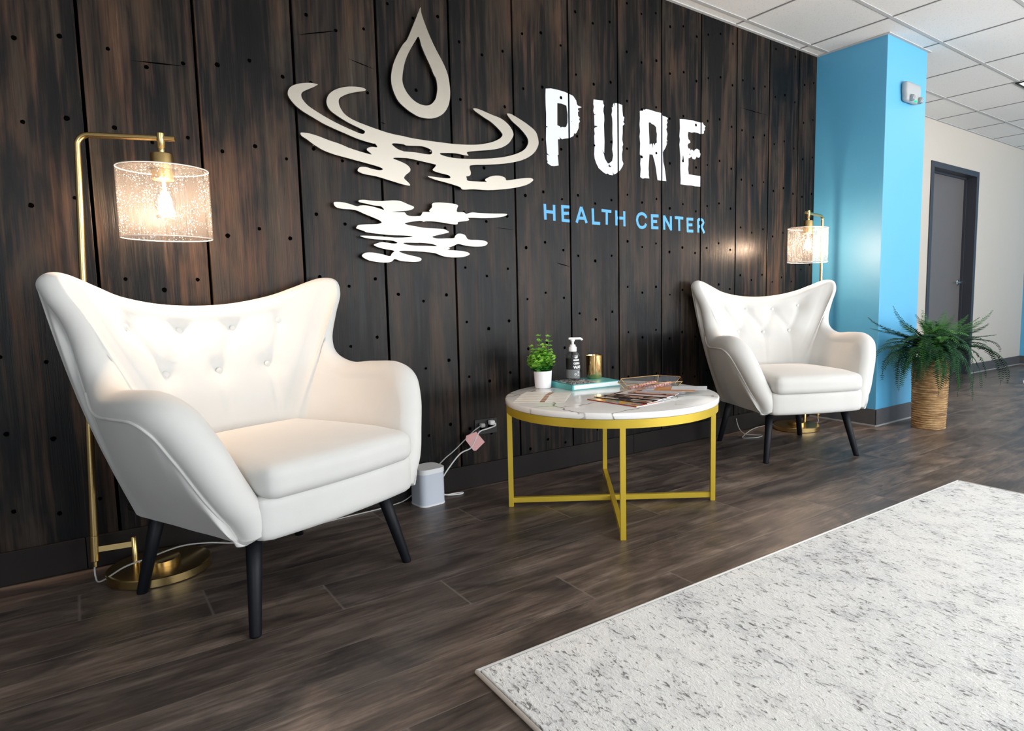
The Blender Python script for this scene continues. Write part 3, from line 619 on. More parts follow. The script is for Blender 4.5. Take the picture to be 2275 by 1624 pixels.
# ------------------------------------------------------------------ wingback chair
def build_chair():
    ctl = [  # crest, outward angle, roll radius, outer bottom, inner bottom
        ((.268,-.316,.278), 0, .036, (.300,-.300,.262), (.235,-.29,.27)),
        ((.290,-.320,.355), 0, .046, (.300,-.295,.262), (.238,-.30,.30)),
        ((.327,-.293,.45), 0, .052, (.300,-.27,.262), (.242,-.26,.36)),
        ((.363,-.260,.55), 0, .056, (.299,-.22,.262), (.245,-.20,.38)),
        ((.388,-.212,.628), 0, .058, (.298,-.15,.262), (.245,-.12,.38)),
        ((.400,-.135,.664), 0, .058, (.297,-.06,.26), (.245,-.04,.38)),
        ((.402,-.025,.664), 0, .056, (.296,.03,.26), (.243,.04,.38)),
        ((.388,.080,.658), 5, .052, (.294,.10,.258), (.235,.10,.38)),
        ((.374,.150,.690), 10, .046, (.292,.15,.256), (.22,.150,.38)),
        ((.384,.180,.745), 15, .042, (.290,.18,.255), (.20,.166,.38)),
        ((.412,.184,.835), 20, .040, (.288,.21,.253), (.18,.176,.38)),
        ((.452,.198,.912), 30, .038, (.285,.24,.252), (.165,.181,.38)),
        ((.458,.226,.962), 45, .038, (.275,.275,.25), (.15,.184,.38)),
        ((.414,.266,.968), 60, .040, (.25,.30,.25), (.13,.187,.38)),
        ((.335,.295,.938), 70, .042, (.21,.312,.25), (.11,.188,.38)),
        ((.250,.325,.905), 80, .044, (.15,.318,.25), (.08,.189,.38)),
        ((.130,.348,.880), 87, .044, (.08,.322,.25), (.04,.188,.38)),
        ((0,.354,.872), 90, .044, (0,.324,.25), (0,.19,.38))]
    def mir(c): (cr, a, r, ob, ib) = c; return ((-cr[0], *cr[1:]), 180 - a, r, (-ob[0], *ob[1:]), (-ib[0], *ib[1:]))
    full = [mir(c) for c in ctl] + ctl[:-1][::-1]          # left front -> back -> right front
    n = 7
    crest = crom([c[0] for c in full], n); ob = crom([c[3] for c in full], n); ib = crom([c[4] for c in full], n)
    te = [172, 160, 152, 150, 158, 178, 182, 178, 150, 122, 114, 116, 124, 150, 176, 186, 188, 188]
    tef = te + te[:-1][::-1]
    sc = crom([(c[1], c[2], e) for c, e in zip(full, tef)], n)
    btn = [(-.262,.812),(-.09,.797),(.085,.797),(.25,.812),(-.172,.662),(-.005,.657),(.168,.662)]
    creases = [(0,4),(4,1),(1,5),(5,2),(2,6),(6,3)]
    NO, NA, NI = 9, 14, 40
    rungs = []; pipe = []
    for i, c in enumerate(crest):
        T = (crest[min(i + 1, len(crest) - 1)] - crest[max(i - 1, 0)]).normalized()
        a = math.radians(sc[i].x); o = Vector((math.cos(a), math.sin(a), 0)); o = (o - T * o.dot(T)).normalized()
        nn = T.cross(o)                                     # travelling left -> back -> right
        if nn.z < 0 and abs(nn.z) > abs(nn.y): nn = -nn
        elif abs(nn.y) >= abs(nn.z) and nn.y > 0: nn = -nn
        r = sc[i].y; cen = c - nn * r
        arc = [cen + (o * math.cos(th) + nn * math.sin(th)) * r for th in [math.radians(-12 + (sc[i].z + 12) * k / (NA - 1)) for k in range(NA)]]
        po, pi_ = arc[0], arc[-1]; rg = []
        for k in range(NO):
            t = k / NO; q = ob[i].lerp(po, t); q += o * (.018 * math.sin(PI * t)); rg.append(q)
        rg += arc
        for k in range(1, NI + 1):
            t = k / NI; q = pi_.lerp(ib[i], t)
            back = max(0, min(1, (c.y - .05) / .15))
            q += Vector((0, -1, 0)) * (.028 * math.sin(PI * min(1, t * 1.05)) * back * max(0, 1 - abs(ib[i].x) / .16))
            if back > 0 and q.z < .93:
                dep = 0
                for (bx, bz) in btn:
                    d2 = (q.x - bx) ** 2 + (q.z - bz) ** 2
                    dep += .017 * math.exp(-d2 / (2 * .024 ** 2))
                cr_ = 0
                for (i0, i1) in creases:
                    p, s = Vector(btn[i0]), Vector(btn[i1]); w = Vector((q.x, q.z)); u = max(0, min(1, (w - p).dot(s - p) / (s - p).length_squared))
                    dd = (w - (p + (s - p) * u)).length; cr_ = max(cr_, .0075 * math.exp(-dd * dd / (2 * .008 ** 2)))
                for (bx, bz) in btn[4:]:
                    if q.z < bz: cr_ = max(cr_, .0045 * math.exp(-(q.x - bx) ** 2 / (2 * .007 ** 2)) * max(0, min(1, (q.z - .42) / .1)))
                q += Vector((0, 1, 0)) * (min(dep, .026) + cr_) * back
            rg.append(q)
        rungs.append(rg)
        pipe.append((po, o))
    bm = bmesh.new(); V = [[bm.verts.new(p) for p in rg] for rg in rungs]
    for a, b in zip(V, V[1:]):
        for k in range(len(a) - 1): bm.faces.new((a[k], b[k], b[k + 1], a[k + 1]))
    bm.faces.new(V[0]); bm.faces.new(V[-1][::-1])
    root = thing('wingback_armchair', '', 'armchair')
    sh = obj('upholstered_shell', bm, M['velvet'], root, True)
    innerv = [p for rg in rungs for p in rg[NO + NA:] if p.y > .08]
    for (bx, bz) in btn:
        q = min(innerv, key=lambda p: (p.x - bx) ** 2 + (p.z - bz) ** 2)
        bm = bmesh.new(); bmesh.ops.create_uvsphere(bm, u_segments=16, v_segments=10, radius=.0115)
        for v in bm.verts: v.co.y *= .5
        obj('button', bm, M['velvet'], root, True, (q.x, q.y - .002, q.z))
    # seat deck and curved front rail
    def railfn(p):
        f = max(0, -p.y / .3); return Vector((p.x, p.y - .022 * (1 - (p.x / .27) ** 2) * (1 if p.y < -.1 else 0), p.z))
    bm = bmesh.new(); rbox(bm, (0, -.055, .318), (.274, .272, .062), .028, 12, 0, railfn); obj('front_rail', bm, M['velvet'], root, True)
    bm = bmesh.new()
    for s in (-1, 1): pass
    rbox(bm, (0, .04, .268), (.285, .27, .014), .01, 4); obj('underside', bm, M['leg'], root, True)
    def seatfn(p):
        k = 1 - .10 * max(0, (p.y + .2) / .4); z = p.z
        fr = max(0, min(1, (-p.y - .22) / .12)); z += -.006 * fr
        return Vector((p.x * k, p.y - .02 * (1 - (p.x / .27) ** 2) * (1 if p.y < -.05 else 0), z))
    bm = bmesh.new(); rbox(bm, (0, -.075, .420), (.262, .272, .048), .036, 18, .018, seatfn); obj('seat_cushion', bm, M['velvet'], root, True)
    # piping along the outside of each arm and down to the front corner
    for s in (0, 1):
        idx = range(0, 8 * n + 1) if s == 0 else range(len(pipe) - 1 - 8 * n, len(pipe))
        pts = [pipe[i][0] + pipe[i][1] * .002 for i in idx]
        bm = bmesh.new(); tube(bm, pts, .0042, 8); obj('piping', bm, M['velvet'], root, True)
    for sx, sy in ((-1, -1), (1, -1), (-1, 1), (1, 1)):
        bm = bmesh.new(); top = Vector((sx * .222, sy * .215 + (.0 if sy < 0 else .02), .285)); bot = Vector((sx * .276, sy * .276, 0))
        d = (bot - top).normalized(); tube(bm, [top, top.lerp(bot, .5), bot + Vector((0, 0, .002)), bot], .02, 20, radii=[.0225, .0185, .0150, .0135])
        for v in bm.verts:
            if v.co.z < .004: v.co.z = 0 if v.co.z < .0012 else v.co.z
        obj('leg', bm, M['leg'], root, True)
    return root
chair = build_chair()
chair['group'] = 'cream wingback armchairs'
chair.location = (.459, -.482, 0); chair.rotation_euler = (0, 0, math.radians(23))
chair['label'] = 'large near cream velvet wingback armchair left of the marble table'
chair2 = copy_tree(chair); chair2.location = (3.165, -.472, 0); chair2.rotation_euler = (0, 0, math.radians(-23.4))
chair2['label'] = 'farther cream velvet wingback armchair between marble table and blue pillar'

# ------------------------------------------------------------------ coffee table
TC = Vector((1.764, -.592, 0)); TA = math.radians(55)
tab = thing('coffee_table', 'round marble-topped coffee table on a gold cross frame between the armchairs', 'coffee table', TC)
bm = bmesh.new(); lathe(bm, [(.440, .4475), (.4475, .4485), (.4500, .452), (.4500, .4685), (.4480, .4715), (.444, .4725)], 0, 0, 96)
autosmooth(obj('tabletop', bm, M['marble'], tab, True), 50)
bm = bmesh.new(); n = 96
for k in range(n): pass
ringp = [(.424, .4155), (.446, .4155), (.446, .4472), (.424, .4472)]
rr = [[bm.verts.new((r * math.cos(2 * PI * k / n), r * math.sin(2 * PI * k / n), z)) for r, z in ringp] for k in range(n)]
for k in range(n):
    a, b = rr[k], rr[(k + 1) % n]
    for j in range(4): bm.faces.new((a[j], b[j], b[(j + 1) % 4], a[(j + 1) % 4]))
autosmooth(obj('ring_frame', bm, M['gold'], tab, True), 40)
for k in range(4):
    bm = bmesh.new(); box(bm, -.0105, .0105, -.0105, .0105, 0, .416, .0012)
    o = obj('leg', bm, M['gold'], tab); a = TA + k * PI / 2 + math.radians([0, 2, 0, -1][k]); o.location = (.435 * math.cos(a), .435 * math.sin(a), 0); o.rotation_euler = (0, 0, a)
for k in range(2):
    bm = bmesh.new(); dz = .0003 * k; box(bm, -.425, .425, -.010, .010, .012 + dz, .034 + dz, .0012)
    o = obj('crossbar', bm, M['gold'], tab); o.rotation_euler = (0, 0, TA + k * PI / 2)
TZ = .4727

# potted sprigs
rnd = random.Random(11)
pl = thing('potted_plant', 'small bright green leafy plant in white pot on marble table', 'potted plant', (1.655, -.232, TZ))
bm = bmesh.new(); lathe(bm, [(.034, 0), (.0365, .003), (.0415, .078), (.0415, .079), (.0390, .079), (.0385, .070)], n=40); autosmooth(obj('pot', bm, M['pot'], pl, True))
bm = bmesh.new(); lathe(bm, [(.030, .060), (.0385, .068), (.02, .076)], n=24); obj('soil', bm, M['soil'], pl, True)
for s in range(17):
    a = s * 2.399; r = .012 + .030 * (s % 5) / 4; tall = .148 if s in (2, 5) else rnd.uniform(.085, .125)
    tip = Vector((math.cos(a) * r * 1.35, math.sin(a) * r * 1.35, .072 + tall * (1 - .35 * (r / .042) ** 2)))
    if s == 2: tip = Vector((-.018, .008, .236))
    if s == 5: tip = Vector((.022, -.018, .234))
    if s == 7: tip = Vector((-.040, .030, .190))
    b0 = Vector((math.cos(a) * r * .6, math.sin(a) * r * .6, .066)); ctlp = b0.lerp(tip, .5) + Vector((math.cos(a), math.sin(a), 0)) * .012
    bm = bmesh.new(); path = [b0.lerp(ctlp, t).lerp(ctlp.lerp(tip, t), t) for t in [k / 8 for k in range(9)]]
    tube(bm, path, .0011, 5, mi=1)
    for k in range(1, 9):
        for j in range(4):
            p = path[k]; th = k * 1.3 + j * PI / 2 + rnd.uniform(-.3, .3); sz = rnd.uniform(.0115, .0160) * (1 - .45 * (k / 8) ** 3)
            d = Vector((math.cos(th), math.sin(th), rnd.uniform(.05, .75))).normalized(); side = d.cross(Vector((0, 0, 1))).normalized(); up = side.cross(d)
            vs = []
            for q in range(8):
                ph = 2 * PI * q / 8; vs.append(bm.verts.new(p + d * (sz * (1 + math.cos(ph))) + side * (sz * .95 * math.sin(ph)) + up * (.0022 * math.cos(2 * ph))))
            cv = bm.verts.new(p + d * sz - up * .002)
            for q in range(8): bm.faces.new((vs[q], vs[(q + 1) % 8], cv)).material_index = 0 if k > 2 else 1
    obj('sprig', bm, [M['sprig'], M['sprigd']], pl, True)

# book
bk = thing('hardcover_book', 'teal-spined hardcover book lying flat under the sanitizer bottle', 'book', (1.833, -.318, TZ), math.radians(-3))
bm = bmesh.new(); box(bm, -.125, .131, -.092, .092, .003, .0225, .001); obj('pages', bm, M['paper'], bk)
bm = bmesh.new(); box(bm, -.133, .133, -.096, .096, 0, .003, .0008); box(bm, -.133, .133, -.096, .096, .0225, .0255, .0008); box(bm, -.135, -.1255, -.096, .096, 0, .0255, .0008)
obj('cover', bm, M['tealb'], bk)
bm = bmesh.new(); box(bm, -.120, .02, -.085, .090, .0256, .0260); obj('cover_picture', bm, M['bwprint'], bk)
bk.children[-1]['label'] = 'black and white printed picture'
BZ = TZ + .0262

# sanitizer bottle
bt = thing('sanitizer_bottle', 'clear pump bottle with black and grey label standing on the teal book', 'bottle', (1.800, -.268, BZ), math.radians(-30))
bm = bmesh.new(); lathe(bm, [(.028, 0), (.0315, .003), (.0325, .008), (.0325, .112), (.0315, .122), (.026, .132), (.0175, .138), (.0165, .142)], n=40); autosmooth(obj('body', bm, M['clear'], bt, True), 50)
def wrap(bm, r, a0, a1, z0, z1, n=24):
    va = [[bm.verts.new((r * math.cos(a), r * math.sin(a), z)) for z in (z0, z1)] for a in [a0 + (a1 - a0) * k / n for k in range(n + 1)]]
    for p, q in zip(va, va[1:]): bm.faces.new((p[0], q[0], q[1], p[1]))
bm = bmesh.new(); wrap(bm, .0329, -PI * .98, PI * .35, .052, .104); obj('label_top', bm, M['blabel'], bt, True)
bm = bmesh.new(); wrap(bm, .0329, -PI * .98, PI * .35, .012, .052); obj('label_bottom', bm, M['glabel'], bt, True)
bm = bmesh.new(); lathe(bm, [(.0185, .134), (.0185, .153), (.0165, .156), (.0135, .156), (.0135, .164), (.0115, .166), (.006, .166), (.006, .180), (.010, .182), (.010, .190), (.008, .193)], n=24)
rbox(bm, (.010, 0, .194), (.030, .0075, .0055), .005, 6); tube(bm, [(.034, 0, .194), (.041, 0, .191), (.045, 0, .186)], .0055, 10)
autosmooth(obj('pump', bm, M['white'], bt, True), 50)
def text_mesh(txt, size, bold=.0):
    cu = bpy.data.curves.new('t', 'FONT'); cu.body = txt; cu.size = size; cu.offset = bold; cu.extrude = 0; cu.resolution_u = 3
    o = bpy.data.objects.new('t', cu); C.objects.link(o); dg = bpy.context.evaluated_depsgraph_get(); me = bpy.data.meshes.new_from_object(o.evaluated_get(dg))
    bm = bmesh.new(); bm.from_mesh(me); bpy.data.objects.remove(o); bpy.data.curves.remove(cu); bpy.data.meshes.remove(me); return bm
def on_cyl(bm, r, a0, z0):
    bmesh.ops.subdivide_edges(bm, edges=[e for e in bm.edges if e.calc_length() > .004], cuts=2)
    for v in bm.verts:
        a = a0 + v.co.x / r; z = z0 + v.co.y; v.co = Vector((r * math.cos(a), r * math.sin(a), z))
a0 = math.radians(-92)
for txt, sz, z, bd in (('GERM', .0135, .0760, .0005), ('WASH', .0185, .0565, .0008)):
    bm = text_mesh(txt, sz, bd); on_cyl(bm, .0332, a0, z); obj('label_text', bm, M['wink'], bt)
bm = bmesh.new(); wrap(bm, .0332, a0, a0 + .95, .0925, .0990); obj('label_bar', bm, M['wink'], bt)
bm = text_mesh('O', .013, .0002); on_cyl(bm, .0332, a0 + .12, .026); obj('label_text', bm, M['wink'], bt)
for k in range(4):
    bm = bmesh.new(); wrap(bm, .0332, a0 + .62, a0 + .62 + (.34, .22, .40, .28)[k], .024 + k * .0055, .0262 + k * .0055, 6); obj('label_bar', bm, M['wink'], bt)

# gold cup
cp = thing('gold_tumbler', 'shiny gold tumbler standing on the right of the teal book', 'cup', (1.917, -.282, BZ))
bm = bmesh.new(); lathe(bm, [(.031, 0), (.034, .004), (.0385, .025), (.0405, .105), (.0410, .110), (.0395, .110), (.0385, .104), (.0365, .03), (.030, .008), (.001, .007)], n=56, cap1=True)
autosmooth(obj('cup', bm, M['cupgold'], cp, True), 50)

# hexagonal tray with sweets
hexo = [(1.860,-.520),(1.952,-.433),(2.176,-.452),(2.215,-.560),(2.090,-.690),(1.884,-.631)]
hc = sum((Vector((a, b, 0)) for a, b in hexo), Vector()) / 6
ty = thing('gold_wire_tray', 'hexagonal gold wire tray with clear sides holding sweets', 'tray', (hc.x, hc.y, TZ))
topr = [Vector((a - hc.x, b - hc.y, .034)) for a, b in hexo]; botr = [Vector((p.x * .80, p.y * .80, .0022)) for p in topr]
bm = bmesh.new()
for i in range(6):
    j = (i + 1) % 6
    tube(bm, [topr[i], topr[j]], .0016, 6); tube(bm, [botr[i], botr[j]], .0016, 6); tube(bm, [topr[i], botr[i]], .0016, 6)
obj('wire_frame', bm, M['cupgold'], ty)
bm = bmesh.new(); vt = [bm.verts.new(p) for p in topr]; vb = [bm.verts.new(p) for p in botr]
for i in range(6): bm.faces.new((vt[i], vt[(i + 1) % 6], vb[(i + 1) % 6], vb[i]))
obj('glass_side', bm, M['clear'], ty)
bm = bmesh.new(); b2 = [p * .985 for p in botr]
bm.faces.new([bm.verts.new((p.x, p.y, .0016)) for p in b2]); obj('tray_floor', bm, M['clear'], ty)
def candy():
    bm = bmesh.new(); rbox(bm, (0, 0, .0065), (.0125, .009, .0065), .004, 5)
    for s in (-1, 1):
        c_ = bm.verts.new((s * .0115, 0, .0065)); vs = [bm.verts.new((s * (.0175 + .002 * (k % 2)), (k - 2) * .0042, .006 + .003 * (k % 2))) for k in range(5)]
        for p, q in zip(vs, vs[1:]): bm.faces.new((c_, p, q))
    o = obj('wrapped_candy', bm, M['candyr'], None, True); return tag(o, 'red and white wrapped candy lying in the gold wire tray', 'candy', 'wrapped candies in the gold tray')
cd0 = candy(); ax = (Vector((2.176, -.47, 0)) - Vector((1.90, -.565, 0))).normalized(); ay = Vector((-ax.y, ax.x, 0)); first = True
cands = []
for row, off in ((0, .034), (1, -.040)):
    for k in range(9):
        cands.append((hc + ax * ((k - 4) * .0262 + (.004 if row else -.004)) + ay * off, rnd.uniform(1.2, 1.9), row))
for (p, a, row) in cands:
    o = cd0 if first else cd0.copy()
    if not first: C.objects.link(o)
    first = False; o['label'] = 'red and white wrapped candy in the %s row of the gold wire tray' % ('rear', 'front')[row]; o.location = (p.x, p.y, TZ + .0022); o.rotation_euler = (rnd.uniform(-.08, .08), 0, math.atan2(ax.y, ax.x) + a)

# fan of magazines on the right
mag_cols = [
 [(.75,.10,.05),(.80,.45,.08),(.20,.42,.42),(.60,.10,.08),(.75,.70,.65)], [(.50,.30,.18),(.06,.05,.05),(.70,.60,.52),(.35,.12,.08)],
 [(.03,.03,.03),(.55,.35,.25),(.05,.04,.04),(.75,.72,.70)], [(.70,.50,.40),(.82,.78,.74),(.55,.25,.18)], [(.12,.05,.04),(.65,.40,.30),(.80,.75,.70)],
 [(.82,.82,.84),(.55,.55,.62),(.80,.80,.80)], [(.80,.42,.20),(.70,.30,.12),(.82,.60,.40)], [(.82,.83,.86),(.80,.82,.86),(.10,.20,.50)]]
mag_lab = ['red, orange and teal printed magazine at the front of the fan', 'brown and black printed magazine, second from the front of the fan', 'black covered magazine, third from the front of the fan',
 'peach and white magazine in the middle of the fan', 'dark red edged magazine behind the peach one in the fan', 'white and grey leaflet high in the magazine fan', 'orange brown leaflet near the back of the magazine fan', 'white leaflet with blue print at the back of the magazine fan']
starts = [(1.594,-.645),(1.640,-.630),(1.682,-.645),(1.730,-.662),(1.775,-.685),(1.822,-.705),(1.880,-.725),(1.950,-.760)]
ends =   [(1.622,-.905),(1.690,-.890),(1.755,-.880),(1.815,-.870),(1.870,-.862),(1.925,-.862),(1.985,-.862),(2.050,-.872)]
zc = TZ
for i, (s_, e_) in enumerate(zip(starts, ends)):
    s2, e2 = Vector((*s_, 0)), Vector((*e_, 0)); d = e2 - s2; ln = d.length; u = d / ln; v = Vector((-u.y, u.x, 0))  # v points to +x
    wd = (.165, .165, .16, .16, .15, .13, .12, .10)[i]; th = (.003, .0025, .003, .002, .0022, .001, .001, .0008)[i]
    t_ = thing('magazine' if i < 5 else 'leaflet', mag_lab[i], 'magazine' if i < 5 else 'leaflet', (s2.x, s2.y, zc), math.atan2(u.y, u.x), 'fan of magazines on the marble table')
    bm = bmesh.new(); nx = 10
    def curl(x, w): return .006 * max(0, (w - .4)) ** 2 * (x / ln) * (1 if i > 3 else .4)
    def sheet(bm, z0, z1, inset=0):
        g = [[[bm.verts.new((inset + (ln - 2 * inset) * a / nx, inset + (wd - 2 * inset) * c / 6, z + curl(ln * a / nx, c / 6))) for z in (z0, z1)] for c in range(7)] for a in range(nx + 1)]
        for a in range(nx):
            for c in range(6):
                bm.faces.new((g[a][c][1], g[a + 1][c][1], g[a + 1][c + 1][1], g[a][c + 1][1])); bm.faces.new((g[a][c][0], g[a][c + 1][0], g[a + 1][c + 1][0], g[a + 1][c][0]))
        for a in range(nx):
            for c in (0, 6): bm.faces.new((g[a][c][0], g[a + 1][c][0], g[a + 1][c][1], g[a][c][1]))
        for c in range(6):
            for a in (0, nx): bm.faces.new((g[a][c][0], g[a][c + 1][0], g[a][c + 1][1], g[a][c][1]))
    sheet(bm, 0, th * .8, .001); obj('pages', bm, M['paper'], t_)
    if i < 5: bm = bmesh.new(); box(bm, -.0005, ln + .0005, -.0030, .0005, .0001, th + .0006); obj('spine', bm, plain('dark_spine', ((.30, .03, .02), (.03, .012, .01), (.015, .01, .01), (.05, .015, .012), (.10, .02, .02))[i], .4), t_)
    bm = bmesh.new(); sheet(bm, th * .8, th)
    obj('cover', bm, print_mat('magazine_print', mag_cols[i], 13 if i == 0 else 7), t_)
    zc += th + .0006

# fan of cards on the left
for i in range(5):
    t = i / 4; s2 = Vector((1.352, -.475, 0)).lerp(Vector((1.468, -.352, 0)), t); a = math.radians(-40 - 10 * t)
    t_ = thing('price_card', ('front', 'second', 'middle', 'fourth', 'rearmost')[i] + ' cream card with brown band in the fanned stack left of the magazines', 'card', (s2.x, s2.y, TZ + .0009 * i), a, 'fanned cards on the marble table')
    bm = bmesh.new(); box(bm, 0, .205, -.032, .062, 0, .0007); obj('sheet', bm, plain('card_stock', (.84, .80, .74), .4), t_)
    bm = bmesh.new(); box(bm, .105, .125, -.031, .061, .00071, .00078); o = obj('printed_band', bm, plain('brown_band', (.38, .17, .07), .5), t_)
    bm = bmesh.new(); box(bm, .02, .09, -.022, -.018, .00071, .00078); box(bm, .03, .08, .01, .013, .00071, .00078); obj('printed_line', bm, plain('tan_ink', (.62, .45, .25), .5), t_)

# ------------------------------------------------------------------ floor lamps
def lamp(name, label, base, pole_b, pole_t, arm_a, cord_pts):
    """base centre, foot and head of the pole (x, y, z), direction of the arm"""
    bx, by = base; root = thing(name, label, 'floor lamp', (bx, by, 0), group='brass floor lamps with glass shades')
    pb = Vector(pole_b) - Vector((bx, by, 0)); pt = Vector(pole_t) - Vector((bx, by, 0)); A = Vector((math.cos(arm_a), math.sin(arm_a), 0))
    bm = bmesh.new(); lathe(bm, [(.142, 0), (.147, .003), (.147, .027), (.144, .030), (.060, .031)], n=72); autosmooth(obj('base', bm, M['brass'], root, True), 40)
    bm = bmesh.new(); lathe(bm, [(.058, .030), (.058, .046), (.055, .049), (.02, .050)], n=48)
    sp = pb.lerp(Vector((0, 0, 0)), .62); lathe(bm, [(.0085, .030), (.0085, .128), (.006, .131)], sp.x, sp.y, n=20)
    autosmooth(obj('base_hub', bm, M['brass'], root, True), 40)
    bm = bmesh.new(); q0 = Vector((pb.x, pb.y, .108)); q1 = Vector((sp.x, sp.y, .108)); dd = (q1 - q0).normalized(); pp = Vector((-dd.y, dd.x, 0)) * .006
    vs = [bm.verts.new(q + s * pp + Vector((0, 0, z))) for q in (q0, q1) for s in (-1, 1) for z in (-.009, .009)]
    for f in ((0, 1, 3, 2), (4, 6, 7, 5), (0, 4, 5, 1), (2, 3, 7, 6), (0, 2, 6, 4), (1, 5, 7, 3)): bm.faces.new([vs[k] for k in f])
    obj('base_arm', bm, M['brass'], root)
    # sleeve at the foot of the pole
    up = (pt - pb).normalized(); z = lambda h: pb + up * (h - pb.z)
    bm = bmesh.new(); tube(bm, [z(.070), z(.072), z(.152), z(.154)], .0125, 20, radii=[.011, .0128, .0128, .011]); tube(bm, [z(.052), z(.072)], .006, 12); autosmooth(obj('pole_sleeve', bm, M['brass'], root, True), 40)
    R_ = .03; end = .262; P0 = pt - up * R_; pts = [z(.15), z(.8), P0]
    for k in range(1, 9):
        a = k / 8 * PI / 2; pts.append(P0 + A * (R_ * (1 - math.cos(a))) + up * (R_ * math.sin(a)))
    top = pts[-1]; pts += [top + A * .1, top + A * (end - R_)]
    bm = bmesh.new(); tube(bm, pts, .0095, 18, radii=[.0118] + [.0105] + [.0085] * (len(pts) - 2)); autosmooth(obj('pole', bm, M['brass'], root, True), 40)
    sc_ = pt + A * .222; zt = top.z
    bm = bmesh.new()
    lathe(bm, [(.0075, zt + .017), (.0115, zt + .015), (.0115, zt - .028), (.009, zt - .031), (.009, zt - .043), (.030, zt - .047), (.0315, zt - .050), (.0315, zt - .125), (.028, zt - .128), (.018, zt - .129)][::-1], sc_.x, sc_.y, n=32)
    autosmooth(obj('socket', bm, M['brass'], root, True), 40)
    zs = zt - .092
    bm = bmesh.new(); r = .124; n = 72
    prof = [(.032, zs), (r - .006, zs), (r, zs - .004), (r, zs - .215), (r - .0028, zs - .215), (r - .0028, zs - .006), (.032, zs - .003)]
    lathe(bm, prof, sc_.x, sc_.y, n=n, cap0=False, cap1=False); autosmooth(obj('lamp_shade', bm, M['seed'], root, True), 40)
    for zr in (zs - .002, zs - .215):
        bm = bmesh.new(); tube(bm, [Vector((sc_.x + (r - .0012) * math.cos(2 * PI * k / n), sc_.y + (r - .0012) * math.sin(2 * PI * k / n), zr)) for k in range(n + 1)], .0016, 6); obj('shade_rim', bm, M['rim'], root, True)  # pale rings painted for the light refracted bright in the glass edge
    bm = bmesh.new(); zb = zs - .036
    lathe(bm, [(.013, zb), (.014, zb - .02), (.026, zb - .048), (.030, zb - .068), (.027, zb - .088), (.015, zb - .103), (.001, zb - .107)][::-1], sc_.x, sc_.y, n=24)
    bl = obj('bulb', bm, M['clear'], root, True)
    bm = bmesh.new()
    for k in range(6):
        a = k * PI / 3; tube(bm, [(sc_.x + .009 * math.cos(a), sc_.y + .009 * math.sin(a), zb - .038), (sc_.x + .012 * math.cos(a + .4), sc_.y + .012 * math.sin(a + .4), zb - .082)], .0022, 6)
    tube(bm, [(sc_.x, sc_.y, zb - .008), (sc_.x, sc_.y, zb - .04)], .004, 8); obj('filament', bm, M['bulb'], bl)
    l = bpy.data.lights.new('bulb_light', 'POINT'); l.energy = 26; l.color = (1, .70, .49); l.shadow_soft_size = .024
    lo = bpy.data.objects.new('bulb_light', l); link(lo, root); lo.location = (sc_.x, sc_.y, zb - .066)
    bm = bmesh.new(); tube(bm, crom([Vector(p) - Vector((bx, by, 0)) for p in cord_pts], 8), .0026, 8); obj('cord', bm, M['gcord'], root, True)
    return root
lamp('floor_lamp', 'brass floor lamp with seeded glass shade behind the near armchair', (.158, -.178), (-.012, -.150, 0), (.038, -.150, 1.392), math.radians(-23),
     [(-.012, -.150, .058), (-.012, -.150, .02), (.0, -.18, .010), (.06, -.24, .06), (.12, -.21, .062), (.22, -.15, .060), (.31, -.10, .035), (.42, -.08, .004), (.60, -.072, .004), (.80, -.048, .004), (1.0, -.025, .004), (1.10, -.018, .03), (1.235, -.030, .155), (1.30, -.035, .201), (1.393, -.035, .271), (1.44, -.022, .290), (1.447, -.010, .293)])
lamp('floor_lamp', 'brass floor lamp with seeded glass shade beside the blue pillar', (3.68, -.200), (3.885, -.225, 0), (3.885, -.225, 1.392), math.radians(190),
     [(3.885, -.225, .058), (3.885, -.21, .01), (3.80, -.06, .004), (3.62, -.02, .004), (3.45, -.03, .004), (3.24, -.12, .004), (3.18, -.165, .004), (3.26, -.21, .004), (3.325, -.19, .004), (3.27, -.11, .006), (3.28, -.05, .03), (3.29, -.015, .09)])

# ------------------------------------------------------------------ smart speaker, outlet, plugs
sp = thing('smart_speaker', 'pale grey smart speaker standing on the floor behind the near armchair', 'speaker', (1.146, -.078, 0), math.radians(6))
bm = bmesh.new(); rbox(bm, (0, 0, .077), (.059, .059, .066), .03, 10); 
for v in bm.verts: v.co.z = .006 + (v.co.z - .011) * (.137 / .132)
obj('grille', bm, M['speaker'], sp, True)
def rr2(bm, h, r, z0, z1, n=6, mi=0):
    pts = []
    for (sx, sy, a0_) in ((1, 1, 0), (-1, 1, 90), (-1, -1, 180), (1, -1, 270)):
        for k in range(n + 1):
            a = math.radians(a0_ + 90 * k / n); pts.append((sx * (h - r) + r * math.cos(a), sy * (h - r) + r * math.sin(a)))
    lo, hi = [bm.verts.new((x, y, z0)) for x, y in pts], [bm.verts.new((x, y, z1)) for x, y in pts]
    for i in range(len(pts)): bm.faces.new((lo[i], lo[(i + 1) % len(pts)], hi[(i + 1) % len(pts)], hi[i])).material_index = mi
    bm.faces.new(lo[::-1]).material_index = mi; bm.faces.new(hi).material_index = mi
sp.children[0].data.clear_geometry(); bm = bmesh.new(); rr2(bm, .0585, .030, .006, .141); bm.to_mesh(sp.children[0].data); bm.free(); autosmooth(sp.children[0], 40)
bm = bmesh.new(); rr2(bm, .060, .031, .1405, .161); autosmooth(obj('top_cap', bm, M['white'], sp), 40)
bm = bmesh.new(); rr2(bm, .060, .031, 0, .0065); autosmooth(obj('foot', bm, M['white'], sp), 40)
